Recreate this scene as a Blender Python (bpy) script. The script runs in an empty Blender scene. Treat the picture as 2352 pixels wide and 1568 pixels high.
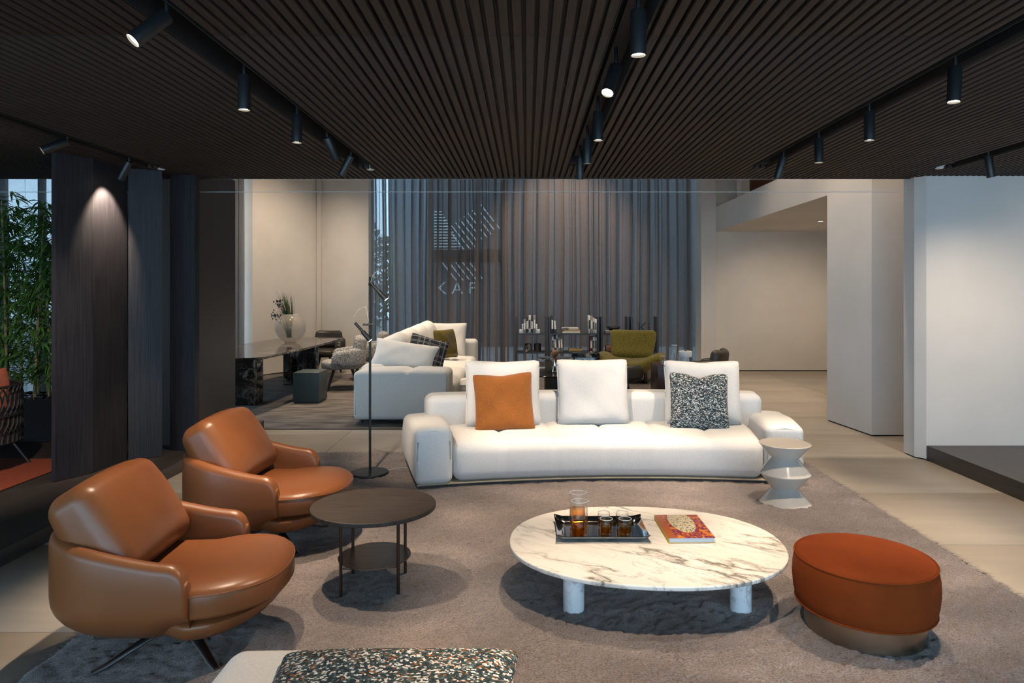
import bpy, math, random
from math import sin, cos, pi, radians, sqrt, exp, atan2
from mathutils import Vector, Matrix, Euler

random.seed(7)
S = bpy.context.scene
COL = S.collection

# ------------------------------------------------------------------ camera
cam_d = bpy.data.cameras.new('camera')
cam_d.sensor_width = 36.0
cam_d.lens = 24.0
cam_d.shift_x = -35.0 / 2352
cam_d.shift_y = -117.0 / 2352
cam_d.clip_start = 0.05
cam = bpy.data.objects.new('camera', cam_d)
cam.location = (0, 0, 1.6)
cam.rotation_euler = (pi / 2, 0, 0)
COL.objects.link(cam)
S.camera = cam

# ------------------------------------------------------------------ sky, exposure
W = bpy.data.worlds.new('overcast_sky')
S.world = W
W.use_nodes = True
bg = W.node_tree.nodes['Background']
bg.inputs[0].default_value = (0.47, 0.745, 1.0, 1)
bg.inputs[1].default_value = 5.5
S.view_settings.view_transform = 'Standard'
S.view_settings.look = 'None'
S.view_settings.exposure = 0.0
S.view_settings.gamma = 1.0
S.view_settings.use_curve_mapping = False
S.cycles.use_denoising = True
S.cycles.max_bounces = 7
S.cycles.diffuse_bounces = 4
S.cycles.use_adaptive_sampling = True
S.cycles.adaptive_threshold = 0.04
S.cycles.transparent_max_bounces = 16
S.cycles.sample_clamp_indirect = 4.0
S.cycles.caustics_reflective = False
S.cycles.caustics_refractive = False


def portal(loc, rot, sx, sy):
    """daylight enters through this window opening (sampling portal, gives off no light itself)"""
    d = bpy.data.lights.new('window_portal', 'AREA')
    d.shape = 'RECTANGLE'
    d.size = sx
    d.size_y = sy
    d.cycles.is_portal = True
    o = bpy.data.objects.new('window_portal', d)
    o.location = loc
    o.rotation_euler = rot
    COL.objects.link(o)


portal((-1.0, -2.5, 1.4), (pi / 2, 0, 0), 13.0, 2.7)            # glazed front behind the camera, faces +y
portal((0.2, 14.6, 2.4), (-pi / 2, 0, 0), 7.2, 4.8)             # window wall behind the grey curtains
portal((-6.4, 8.0, 1.6), (-pi / 2, 0, 0), 2.4, 3.0)             # window behind the bamboo

SPOT_W = 205.0          # watts of a track spotlight
WARM = (1.0, 0.80, 0.60)

# ------------------------------------------------------------------ materials
MATS = {}


def nodes_of(name):
    m = bpy.data.materials.new(name)
    m.use_nodes = True
    nt = m.node_tree
    b = nt.nodes['Principled BSDF']
    return m, nt, b


def N(nt, typ, **kw):
    n = nt.nodes.new(typ)
    for k, v in kw.items():
        if k in n.inputs:
            n.inputs[k].default_value = v
        else:
            setattr(n, k, v)
    return n


def L(nt, a, ao, b, bi):
    nt.links.new(a.outputs[ao], b.inputs[bi])


def coords(nt, scale=(1, 1, 1), rot=(0, 0, 0), kind='Object'):
    tc = N(nt, 'ShaderNodeTexCoord')
    mp = N(nt, 'ShaderNodeMapping')
    mp.inputs['Scale'].default_value = scale
    mp.inputs['Rotation'].default_value = rot
    L(nt, tc, kind, mp, 'Vector')
    return mp


def ramp(nt, stops, interp='LINEAR'):
    r = N(nt, 'ShaderNodeValToRGB')
    r.color_ramp.interpolation = interp
    e = r.color_ramp.elements
    while len(e) < len(stops):
        e.new(0.5)
    for el, (p, c) in zip(e, stops):
        el.position = p
        el.color = (c[0], c[1], c[2], 1)
    return r


def mat(name, c1, rough=0.5, c2=None, nscale=5.0, stretch=(1, 1, 1), metal=0.0, bump=0.0, bscale=200.0,
        bstretch=(1, 1, 1), spec=0.5, sheen=0.0, coat=0.0, detail=4.0, lo=0.35, hi=0.65, bdist=0.002):
    if name in MATS:
        return MATS[name]
    m, nt, b = nodes_of(name)
    b.inputs['Base Color'].default_value = (*c1, 1)
    b.inputs['Roughness'].default_value = rough
    b.inputs['Metallic'].default_value = metal
    b.inputs['Specular IOR Level'].default_value = spec
    b.inputs['Sheen Weight'].default_value = sheen
    b.inputs['Coat Weight'].default_value = coat
    if c2 is not None:
        mp = coords(nt, stretch)
        no = N(nt, 'ShaderNodeTexNoise', Scale=nscale, Detail=detail)
        L(nt, mp, 0, no, 'Vector')
        r = ramp(nt, [(lo, c1), (hi, c2)])
        L(nt, no, 0, r, 0)
        L(nt, r, 0, b, 'Base Color')
    if bump:
        mp = coords(nt, bstretch)
        no = N(nt, 'ShaderNodeTexNoise', Scale=bscale, Detail=3.0)
        L(nt, mp, 0, no, 'Vector')
        bp = N(nt, 'ShaderNodeBump', Strength=bump, Distance=bdist)
        L(nt, no, 0, bp, 'Height')
        L(nt, bp, 0, b, 'Normal')
    MATS[name] = m
    return m


def marble(name, base, vein, scale=2.0, rot=0.6, width=0.05, rough=0.08, warm=None, stretch=(1, 2.6, 1), coat=0.0):
    m, nt, b = nodes_of(name)
    mp0 = coords(nt, (1, 1, 1), (0, 0, rot))
    mp = N(nt, 'ShaderNodeMapping')
    mp.inputs['Scale'].default_value = stretch
    L(nt, mp0, 0, mp, 'Vector')
    warp = N(nt, 'ShaderNodeTexNoise', Scale=scale * 1.3, Detail=5.0)
    L(nt, mp, 0, warp, 'Vector')
    mixv = N(nt, 'ShaderNodeMix', data_type='VECTOR')
    mixv.inputs[0].default_value = 0.22
    L(nt, mp, 0, mixv, 4)
    L(nt, warp, 'Color', mixv, 5)

    def veins(sc, w, seed):
        n = N(nt, 'ShaderNodeTexNoise', Scale=sc, Detail=6.0, Roughness=0.55)
        n.noise_dimensions = '4D'
        n.inputs['W'].default_value = seed
        L(nt, mixv, 1, n, 'Vector')
        s = N(nt, 'ShaderNodeMath', operation='SUBTRACT')
        L(nt, n, 0, s, 0)
        s.inputs[1].default_value = 0.5
        a = N(nt, 'ShaderNodeMath', operation='ABSOLUTE')
        L(nt, s, 0, a, 0)
        r = ramp(nt, [(0.0, (1, 1, 1)), (w * 0.35, (0.45, 0.45, 0.45)), (w, (0, 0, 0))])
        L(nt, a, 0, r, 0)
        return r
    v1 = veins(scale, width, 1.3)
    v2 = veins(scale * 2.6, width * 0.5, 7.7)
    # veins fade in and out over the slab
    fade = N(nt, 'ShaderNodeTexNoise', Scale=scale * 1.1, Detail=2.0)
    L(nt, mp, 0, fade, 'Vector')
    fr = ramp(nt, [(0.38, (0.12, 0.12, 0.12)), (0.62, (1, 1, 1))])
    L(nt, fade, 0, fr, 0)
    mx = N(nt, 'ShaderNodeMath', operation='MAXIMUM')
    L(nt, v1, 0, mx, 0)
    m2 = N(nt, 'ShaderNodeMath', operation='MULTIPLY')
    L(nt, v2, 0, m2, 0)
    m2.inputs[1].default_value = 0.6
    L(nt, m2, 0, mx, 1)
    mm = N(nt, 'ShaderNodeMath', operation='MULTIPLY')
    L(nt, mx, 0, mm, 0)
    L(nt, fr, 0, mm, 1)
    cl = N(nt, 'ShaderNodeTexNoise', Scale=scale * 0.9, Detail=4.0)
    L(nt, mixv, 1, cl, 'Vector')
    cr = ramp(nt, [(0.3, base), (0.75, warm or base)])
    L(nt, cl, 0, cr, 0)
    mc = N(nt, 'ShaderNodeMix', data_type='RGBA')
    L(nt, mm, 0, mc, 0)
    L(nt, cr, 0, mc, 6)
    mc.inputs[7].default_value = (*vein, 1)
    L(nt, mc, 2, b, 'Base Color')
    b.inputs['Roughness'].default_value = rough
    b.inputs['Coat Weight'].default_value = coat
    MATS[name] = m
    return m


def tweed(name, stops, scale, stretch):
    m, nt, b = nodes_of(name)
    mp = coords(nt, stretch)
    v = N(nt, 'ShaderNodeTexVoronoi', Scale=scale)
    L(nt, mp, 0, v, 'Vector')
    sp = N(nt, 'ShaderNodeSeparateColor')
    L(nt, v, 'Color', sp, 0)
    r = ramp(nt, stops, 'CONSTANT')
    L(nt, sp, 0, r, 0)
    L(nt, r, 0, b, 'Base Color')
    b.inputs['Roughness'].default_value = 0.95
    bp = N(nt, 'ShaderNodeBump', Strength=0.7, Distance=0.004, invert=True)
    L(nt, v, 'Distance', bp, 'Height')
    L(nt, bp, 0, b, 'Normal')
    MATS[name] = m
    return m


def emit(name, c, s):
    m, nt, b = nodes_of(name)
    b.inputs['Base Color'].default_value = (*c, 1)
    b.inputs['Emission Color'].default_value = (*c, 1)
    b.inputs['Emission Strength'].default_value = s
    MATS[name] = m
    return m


def glassy(name, c, alpha_t, rough=0.0, tint=None, ior=1.45):
    """thin clear glass: mostly see-through with a sharp reflection at grazing angles"""
    m, nt, b = nodes_of(name)
    nt.nodes.remove(b)
    out = nt.nodes['Material Output']
    tr = N(nt, 'ShaderNodeBsdfTransparent')
    tr.inputs[0].default_value = (*(tint or (1, 1, 1)), 1)
    gl = N(nt, 'ShaderNodeBsdfGlossy', Roughness=rough)
    gl.inputs[0].default_value = (*c, 1)
    fr = N(nt, 'ShaderNodeLayerWeight', Blend=0.5)
    pw = N(nt, 'ShaderNodeMath', operation='POWER')
    L(nt, fr, 'Facing', pw, 0)
    pw.inputs[1].default_value = 3.0
    ad = N(nt, 'ShaderNodeMath', operation='MULTIPLY_ADD')
    L(nt, pw, 0, ad, 0)
    ad.inputs[1].default_value = 0.8
    ad.inputs[2].default_value = alpha_t
    ad.use_clamp = True
    mx = N(nt, 'ShaderNodeMixShader')
    L(nt, ad, 0, mx, 0)
    L(nt, tr, 0, mx, 1)
    L(nt, gl, 0, mx, 2)
    L(nt, mx, 0, out, 0)
    MATS[name] = m
    return m


def sheer(name, c, see, trans, tint=(1, 1, 1)):
    """sheer curtain cloth: part open weave, part fabric that glows when lit from behind"""
    m, nt, b = nodes_of(name)
    nt.nodes.remove(b)
    out = nt.nodes['Material Output']
    tr = N(nt, 'ShaderNodeBsdfTransparent')
    tr.inputs[0].default_value = (*tint, 1)
    df = N(nt, 'ShaderNodeBsdfDiffuse')
    tl = N(nt, 'ShaderNodeBsdfTranslucent')
    mp = coords(nt, (60, 60, 9))
    no = N(nt, 'ShaderNodeTexNoise', Scale=3.0, Detail=3.0)
    L(nt, mp, 0, no, 'Vector')
    r = ramp(nt, [(0.3, tuple(x * 0.75 for x in c)), (0.7, c)])
    L(nt, no, 0, r, 0)
    L(nt, r, 0, df, 0)
    L(nt, r, 0, tl, 0)
    m1 = N(nt, 'ShaderNodeMixShader')
    m1.inputs[0].default_value = trans
    L(nt, df, 0, m1, 1)
    L(nt, tl, 0, m1, 2)
    m2 = N(nt, 'ShaderNodeMixShader')
    m2.inputs[0].default_value = 1 - see
    L(nt, tr, 0, m2, 1)
    L(nt, m1, 0, m2, 2)
    L(nt, m2, 0, out, 0)
    MATS[name] = m
    return m


M_SLAT = mat('dark_oak_slat', (0.032, 0.023, 0.018), 0.7, (0.044, 0.032, 0.025), 6, (14, 0.5, 14), spec=0.25, bump=0.2, bscale=30, bstretch=(20, 1, 20))
M_SLATBACK = mat('ceiling_backing', (0.012, 0.008, 0.007), 0.7)
M_BLACK = mat('matt_black_metal', (0.008, 0.009, 0.010), 0.42, metal=0.0, spec=0.5)
M_BLACKFLAT = mat('black_recess', (0.004, 0.004, 0.004), 0.8)
M_TILE = mat('beige_porcelain', (0.315, 0.272, 0.222), 0.42, (0.36, 0.312, 0.257), 2.2, (0.5, 3, 1), bump=0.04, bscale=60, spec=0.4)
M_GROUT = mat('pale_grout', (0.42, 0.38, 0.33), 0.9)
M_PLASTER = mat('warm_white_plaster', (0.66, 0.61, 0.545), 0.85, (0.71, 0.66, 0.59), 1.6, bump=0.06, bscale=25)
M_PLASTER2 = mat('pale_grey_plaster', (0.62, 0.585, 0.545), 0.85, (0.67, 0.63, 0.59), 1.3, bump=0.08, bscale=18)
M_DARKWOOD = mat('dark_stained_oak', (0.012, 0.011, 0.014), 0.55, (0.024, 0.022, 0.026), 5, (16, 16, 0.6), spec=0.3, bump=0.25, bscale=20, bstretch=(24, 24, 0.8))
M_DARKFLOOR = mat('dark_timber_floor', (0.035, 0.028, 0.026), 0.42, (0.055, 0.045, 0.042), 4, (14, 0.7, 14), bump=0.15, bscale=15, bstretch=(14, 1, 1))
M_BROWNDARK = mat('dark_brown_lacquer', (0.035, 0.026, 0.022), 0.5)
M_WHITEFAB = mat('white_boucle', (0.66, 0.64, 0.615), 0.95, (0.72, 0.70, 0.675), 120, bump=0.55, bscale=260, sheen=0.25, bdist=0.003)
M_CREAM = mat('cream_linen', (0.72, 0.685, 0.635), 0.95, (0.78, 0.745, 0.695), 90, bump=0.25, bscale=320, sheen=0.2)
M_PIPE = mat('off_white_piping', (0.72, 0.69, 0.64), 0.9)
M_ORANGE = mat('burnt_orange_wool', (0.235, 0.070, 0.006), 0.95, (0.30, 0.095, 0.010), 60, (1, 1, 4), bump=0.4, bscale=250, sheen=0.2)
M_OTTO = mat('rust_velvet', (0.165, 0.031, 0.005), 0.9, (0.190, 0.036, 0.006), 10, spec=0.12, bump=0.15, bscale=400)
M_LEATHER = mat('tan_leather', (0.185, 0.062, 0.020), 0.36, (0.205, 0.069, 0.023), 3, bump=0.10, bscale=420, spec=0.45, bdist=0.0008)
M_SEAM = mat('leather_seam', (0.12, 0.045, 0.018), 0.6)
M_STEEL = mat('brushed_grey_steel', (0.30, 0.31, 0.32), 0.32, metal=1.0)
M_BRONZE = mat('dark_bronze', (0.075, 0.052, 0.042), 0.34, metal=0.9)
M_BRONZEPLATE = mat('bronze_plate', (0.20, 0.145, 0.11), 0.30, (0.25, 0.18, 0.14), 4, (1, 20, 1), metal=0.95)
M_PLINTH = mat('champagne_metal', (0.36, 0.29, 0.22), 0.28, metal=1.0)
M_TABLEWOOD = mat('espresso_oak_top', (0.018, 0.012, 0.009), 0.5, (0.045, 0.032, 0.025), 5, (1.2, 22, 1), spec=0.3, bump=0.12, bscale=18, bstretch=(1.5, 26, 1))
M_CHROME = mat('polished_steel', (0.62, 0.62, 0.62), 0.06, metal=1.0)
M_STOOL = mat('taupe_gloss_lacquer', (0.50, 0.46, 0.41), 0.12, coat=0.6)
M_STOOLTOP = mat('taupe_gloss_lacquer', (0.50, 0.46, 0.41), 0.12, coat=0.6)
M_MARBLE = marble('white_veined_marble', (0.70, 0.655, 0.59), (0.16, 0.145, 0.115), 1.7, 0.62, 0.034, 0.07, (0.76, 0.72, 0.66), stretch=(1.0, 3.0, 1))
M_MARBLELEG = marble('white_marble_leg', (0.74, 0.75, 0.76), (0.35, 0.35, 0.36), 3.5, 0.3, 0.025, 0.15, stretch=(1, 1, 1))
M_DKMARBLE = marble('dark_emperador_marble', (0.018, 0.012, 0.010), (0.36, 0.31, 0.27), 3.4, 0.3, 0.030, 0.05, (0.034, 0.024, 0.020), stretch=(1, 1, 1))
M_BLKMARBLE = marble('black_marble', (0.008, 0.008, 0.009), (0.55, 0.53, 0.5), 2.2, 0.9, 0.022, 0.08, stretch=(1, 1, 1))
M_TWEED = tweed('black_white_tweed', [(0, (0.010, 0.020, 0.026)), (0.40, (0.03, 0.055, 0.06)), (0.60, (0.12, 0.16, 0.17)), (0.72, (0.62, 0.62, 0.60)),
                                      (0.90, (0.14, 0.06, 0.03)), (0.94, (0.75, 0.75, 0.72))], 105, (1, 1, 2.2))
M_TWEED2 = tweed('chunky_tweed', [(0, (0.012, 0.022, 0.026)), (0.38, (0.03, 0.055, 0.055)), (0.60, (0.10, 0.14, 0.14)), (0.73, (0.60, 0.57, 0.52)),
                                  (0.86, (0.30, 0.10, 0.03)), (0.93, (0.72, 0.70, 0.66))], 125, (1.0, 1.3, 1.3))
M_BOUCLE = tweed('grey_boucle', [(0, (0.10, 0.10, 0.10)), (0.3, (0.24, 0.235, 0.225)), (0.65, (0.42, 0.41, 0.40)), (0.88, (0.62, 0.60, 0.57))], 150, (1, 1, 1))
M_GREEN = mat('olive_boucle', (0.105, 0.082, 0.006), 0.95, (0.20, 0.155, 0.016), 55, bump=0.8, bscale=70, sheen=0.15, bdist=0.01)
M_OLIVELEATHER = mat('olive_leather', (0.12, 0.085, 0.008), 0.4, bump=0.1, bscale=300)
M_DKLEATHER = mat('dark_olive_brown_leather', (0.036, 0.028, 0.021), 0.45, bump=0.08, bscale=300)
M_TEAL = mat('dark_teal_leather', (0.040, 0.058, 0.060), 0.45, (0.046, 0.066, 0.068), 8, bump=0.1, bscale=300)
M_RUGDARK = mat('dining_rug_weave', (0.055, 0.045, 0.038), 0.95, (0.17, 0.145, 0.125), 3.5, (0.7, 3.0, 1), bump=0.5, bscale=120, detail=8)
M_RUGBACK = mat('lounge_rug_weave', (0.085, 0.072, 0.06), 0.95, (0.15, 0.125, 0.105), 3, (1, 2.5, 1), bump=0.5, bscale=120, detail=6)
M_REDRUG = mat('brick_red_rug', (0.24, 0.045, 0.018), 0.95, (0.29, 0.06, 0.024), 40, bump=0.4, bscale=300)
M_REDFAB = mat('brick_red_cushion', (0.35, 0.085, 0.045), 0.95, (0.40, 0.11, 0.06), 40, bump=0.4, bscale=300)
M_ROPE = mat('dark_woven_strap', (0.011, 0.008, 0.007), 0.7, bump=0.3, bscale=200)
M_PLANTER = mat('dark_navy_planter', (0.004, 0.006, 0.010), 0.6, spec=0.2)
M_PEBBLE = mat('black_pebble', (0.012, 0.014, 0.018), 0.25)
M_BAMBOO = mat('bamboo_cane', (0.30, 0.22, 0.10), 0.5, (0.20, 0.16, 0.06), 3, (4, 4, 1))
M_LEAF = mat('bamboo_leaf', (0.030, 0.085, 0.018), 0.5, (0.085, 0.17, 0.035), 3)
M_GRASS = mat('grass_blade', (0.035, 0.060, 0.018), 0.5, (0.07, 0.10, 0.03), 6)
M_FLOWER = mat('dark_purple_flower', (0.016, 0.012, 0.03), 0.6)
M_DARKFRAME = mat('dark_bronze_window_frame', (0.012, 0.011, 0.010), 0.5)
M_WOODBALL = mat('walnut', (0.16, 0.062, 0.025), 0.4, (0.24, 0.10, 0.04), 4, (1, 1, 6))
M_MAROON = mat('oxblood_lacquer', (0.045, 0.012, 0.010), 0.3)
M_WHITE = mat('white_glaze', (0.72, 0.71, 0.69), 0.35)
M_SHELF = mat('graphite_shelf', (0.030, 0.030, 0.034), 0.45)
M_GREYFAC = mat('grey_street_facade', (0.045, 0.050, 0.058), 0.8, (0.06, 0.065, 0.073), 1.5)
M_PAVE = mat('outdoor_paving', (0.20, 0.20, 0.20), 0.9)
M_PAPER = mat('book_pages', (0.70, 0.71, 0.73), 0.8, (0.55, 0.56, 0.58), 4, (1, 1, 160))
M_BULB = emit('spot_lens_glow', (1.0, 0.86, 0.66), 14.0)
M_GLASS = glassy('clear_glass', (1, 1, 1), 0.02)
M_GLASSEDGE = mat('polished_glass_edge', (0.62, 0.66, 0.64), 0.3)
M_AMBER = glassy('amber_spirit', (1, 0.8, 0.5), 0.01, tint=(0.86, 0.55, 0.20))
M_VASE = mat('milky_smoked_glass', (0.42, 0.37, 0.31), 0.12, coat=0.5)
for _n in [MATS['milky_smoked_glass'].node_tree.nodes['Principled BSDF']]:
    _n.inputs['Transmission Weight'].default_value = 0.0
    _n.inputs['Alpha'].default_value = 0.45
M_SHEER = sheer('grey_sheer', (0.20, 0.165, 0.148), 0.20, 0.36)
M_SHEERL = sheer('pale_sheer', (0.24, 0.25, 0.26), 0.13, 0.5)
M_SHEERB = sheer('blue_grey_sheer', (0.23, 0.225, 0.23), 0.20, 0.55)


# ------------------------------------------------------------------ mesh helpers
class MB:
    def __init__(self):
        self.v = []
        self.f = []

    def add(self, vs, fs):
        o = len(self.v)
        self.v += [tuple(p) for p in vs]
        self.f += [tuple(i + o for i in f) for f in fs]
        return self

    def map(self, fn):
        self.v = [tuple(fn(Vector(p))) for p in self.v]
        return self

    def xf(self, M):
        return self.map(lambda p: M @ p)

    def box(self, x0, x1, y0, y1, z0, z1):
        vs = [(x, y, z) for z in (z0, z1) for y in (y0, y1) for x in (x0, x1)]
        return self.add(vs, [(0, 2, 3, 1), (4, 5, 7, 6), (0, 1, 5, 4), (2, 6, 7, 3), (0, 4, 6, 2), (1, 3, 7, 5)])

    def rbox(self, x0, x1, y0, y1, z0, z1, r=0.01, n=(1, 1, 1), seg=3):
        """box with rounded edges; n = inner divisions per axis"""
        lo = (x0, y0, z0)
        hi = (x1, y1, z1)
        ax = []
        for k in range(3):
            a, b = lo[k], hi[k]
            rr = min(r, (b - a) / 2 * 0.999)
            e = [rr * (1 - cos(pi / 2 * i / seg)) * 0.0 + rr * (1 - math.tan(pi / 4 * (1 - i / seg))) for i in range(seg)]
            mid = [a + rr + (b - a - 2 * rr) * i / n[k] for i in range(n[k] + 1)]
            ax.append([a + q for q in e] + mid + [b - q for q in reversed(e)])
        rk = [min(r, (hi[k] - lo[k]) / 2 * 0.999) for k in range(3)]

        def rnd(p):
            q = [min(max(p[k], lo[k] + rk[k]), hi[k] - rk[k]) for k in range(3)]
            d = [(p[k] - q[k]) / rk[k] for k in range(3)]
            l = sqrt(sum(t * t for t in d))
            if l < 1e-9:
                return p
            mx = max(abs(t) for t in d)
            return [q[k] + d[k] / l * rk[k] for k in range(3)]
        idx = {}
        vs = []
        fs = []

        def vid(i, j, k):
            key = (i, j, k)
            if key not in idx:
                idx[key] = len(vs)
                vs.append(rnd((ax[0][i], ax[1][j], ax[2][k])))
            return idx[key]
        nx, ny, nz = (len(a) - 1 for a in ax)
        for i in range(nx):
            for j in range(ny):
                fs.append((vid(i, j, 0), vid(i, j + 1, 0), vid(i + 1, j + 1, 0), vid(i + 1, j, 0)))
                fs.append((vid(i, j, nz), vid(i + 1, j, nz), vid(i + 1, j + 1, nz), vid(i, j + 1, nz)))
        for i in range(nx):
            for k in range(nz):
                fs.append((vid(i, 0, k), vid(i + 1, 0, k), vid(i + 1, 0, k + 1), vid(i, 0, k + 1)))
                fs.append((vid(i, ny, k), vid(i, ny, k + 1), vid(i + 1, ny, k + 1), vid(i + 1, ny, k)))
        for j in range(ny):
            for k in range(nz):
                fs.append((vid(0, j, k), vid(0, j, k + 1), vid(0, j + 1, k + 1), vid(0, j + 1, k)))
                fs.append((vid(nx, j, k), vid(nx, j + 1, k), vid(nx, j + 1, k + 1), vid(nx, j, k + 1)))
        return self.add(vs, fs)

    def rings(self, rs, cap0=True, cap1=True, close=True):
        n = len(rs[0])
        vs = [p for r in rs for p in r]
        fs = []
        m = n if close else n - 1
        for i in range(len(rs) - 1):
            for j in range(m):
                a = i * n + j
                b = i * n + (j + 1) % n
                fs.append((a, b, b + n, a + n))
        if cap0:
            fs.append(tuple(reversed(range(n))))
        if cap1:
            fs.append(tuple(range((len(rs) - 1) * n, len(rs) * n)))
        return self.add(vs, fs)

    def lathe(self, prof, n=32, c=(0, 0, 0), sx=1.0, sy=1.0, cap0=True, cap1=True):
        rs = []
        for r, z in prof:
            rs.append([(c[0] + r * sx * cos(2 * pi * i / n), c[1] + r * sy * sin(2 * pi * i / n), c[2] + z) for i in range(n)])
        return self.rings(rs, cap0, cap1)

    def tube(self, pts, r, n=8, closed=False, flat=1.0):
        pts = [Vector(p) for p in pts]
        rs = r if isinstance(r, (list, tuple)) else [r] * len(pts)
        out = []
        up = Vector((0, 0, 1))
        K = len(pts)
        for i, p in enumerate(pts):
            a = pts[(i - 1) % K] if (closed or i > 0) else p
            b = pts[(i + 1) % K] if (closed or i < K - 1) else p
            t = (b - a).normalized()
            s = t.cross(up)
            if s.length < 1e-3:
                s = t.cross(Vector((1, 0, 0)))
            s.normalize()
            u = s.cross(t)
            out.append([p + (s * cos(2 * pi * j / n) + u * sin(2 * pi * j / n) * flat) * rs[i] for j in range(n)])
        if closed:
            vs = [q for ring in out for q in ring]
            fs = []
            for i in range(K):
                for j in range(n):
                    a = i * n + j
                    b = i * n + (j + 1) % n
                    c = ((i + 1) % K) * n + (j + 1) % n
                    d = ((i + 1) % K) * n + j
                    fs.append((a, b, c, d))
            return self.add(vs, fs)
        return self.rings(out)

    def grid(self, fn, nu, nv):
        vs = [fn(i / nu, j / nv) for j in range(nv + 1) for i in range(nu + 1)]
        fs = [(j * (nu + 1) + i, j * (nu + 1) + i + 1, (j + 1) * (nu + 1) + i + 1, (j + 1) * (nu + 1) + i) for j in range(nv) for i in range(nu)]
        return self.add(vs, fs)

    def prism(self, pts, z0, z1, bev=0.0):
        n = len(pts)
        cx = sum(p[0] for p in pts) / n
        cy = sum(p[1] for p in pts) / n

        def sc(k, z):
            return [(p[0] - k * (p[0] - cx) / max(1e-6, sqrt((p[0] - cx) ** 2 + (p[1] - cy) ** 2)),
                     p[1] - k * (p[1] - cy) / max(1e-6, sqrt((p[0] - cx) ** 2 + (p[1] - cy) ** 2)), z) for p in pts]
        if bev:
            rs = [sc(bev, z0), sc(bev * .3, z0 + bev * .3), sc(0, z0 + bev), sc(0, z1 - bev), sc(bev * .3, z1 - bev * .3), sc(bev, z1)]
        else:
            rs = [sc(0, z0), sc(0, z1)]
        return self.rings(rs)

    def mesh(self, name, m, smooth=40, world_from=None):
        me = bpy.data.meshes.new(name)
        vs = self.v
        if world_from is not None:
            ox, oy, oz = world_from
            vs = [(p[0] - ox, p[1] - oy, p[2] - oz) for p in vs]
        me.from_pydata([tuple(p) for p in vs], [], self.f)
        me.validate()
        if m:
            me.materials.append(m)
        if smooth:
            me.shade_smooth()
            me.set_sharp_from_angle(angle=radians(smooth))
        me.update()
        return me

    def build(self, name, m, parent=None, world=False, smooth=40):
        wf = tuple(parent.location) if (world and parent is not None) else None
        o = bpy.data.objects.new(name, self.mesh(name, m, smooth, wf))
        COL.objects.link(o)
        if parent is not None:
            o.parent = parent
        return o


def tag(o, label=None, cat=None, group=None, kind=None):
    if label:
        o['label'] = label
    if cat:
        o['category'] = cat
    if group:
        o['group'] = group
    if kind:
        o['kind'] = kind
    return o


def thing(name, label, cat, loc=(0, 0, 0), rz=0.0, group=None):
    o = bpy.data.objects.new(name, None)
    o.empty_display_size = 0.1
    COL.objects.link(o)
    o.location = loc
    o.rotation_euler = (0, 0, rz)
    return tag(o, label, cat, group)


def solo(mb, name, m, label, cat, loc=(0, 0, 0), rot=(0, 0, 0), group=None, smooth=40):
    """a thing that is one mesh, built around its own base point"""
    o = mb.build(name, m, smooth=smooth)
    o.location = loc
    o.rotation_euler = rot
    return tag(o, label, cat, group)


def struct(mb, name, m, parent=None, smooth=40):
    o = mb.build(name, m, parent, smooth=smooth)
    if parent is None:
        tag(o, kind='structure')
    return o


def copy_tree(o, parent=None):
    c = o.copy()
    COL.objects.link(c)
    c.parent = parent
    for ch in list(o.children):
        copy_tree(ch, c)
    return c


def sstep(a, b, x):
    t = min(1, max(0, (x - a) / (b - a)))
    return t * t * (3 - 2 * t)


def supell(a, b, n, cnt=64, cx=0, cy=0, rot=0):
    out = []
    for i in range(cnt):
        t = 2 * pi * i / cnt
        c, s = cos(t), sin(t)
        x = a * math.copysign(abs(c) ** (2 / n), c)
        y = b * math.copysign(abs(s) ** (2 / n), s)
        out.append((cx + x * cos(rot) - y * sin(rot), cy + x * sin(rot) + y * cos(rot)))
    return out


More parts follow.
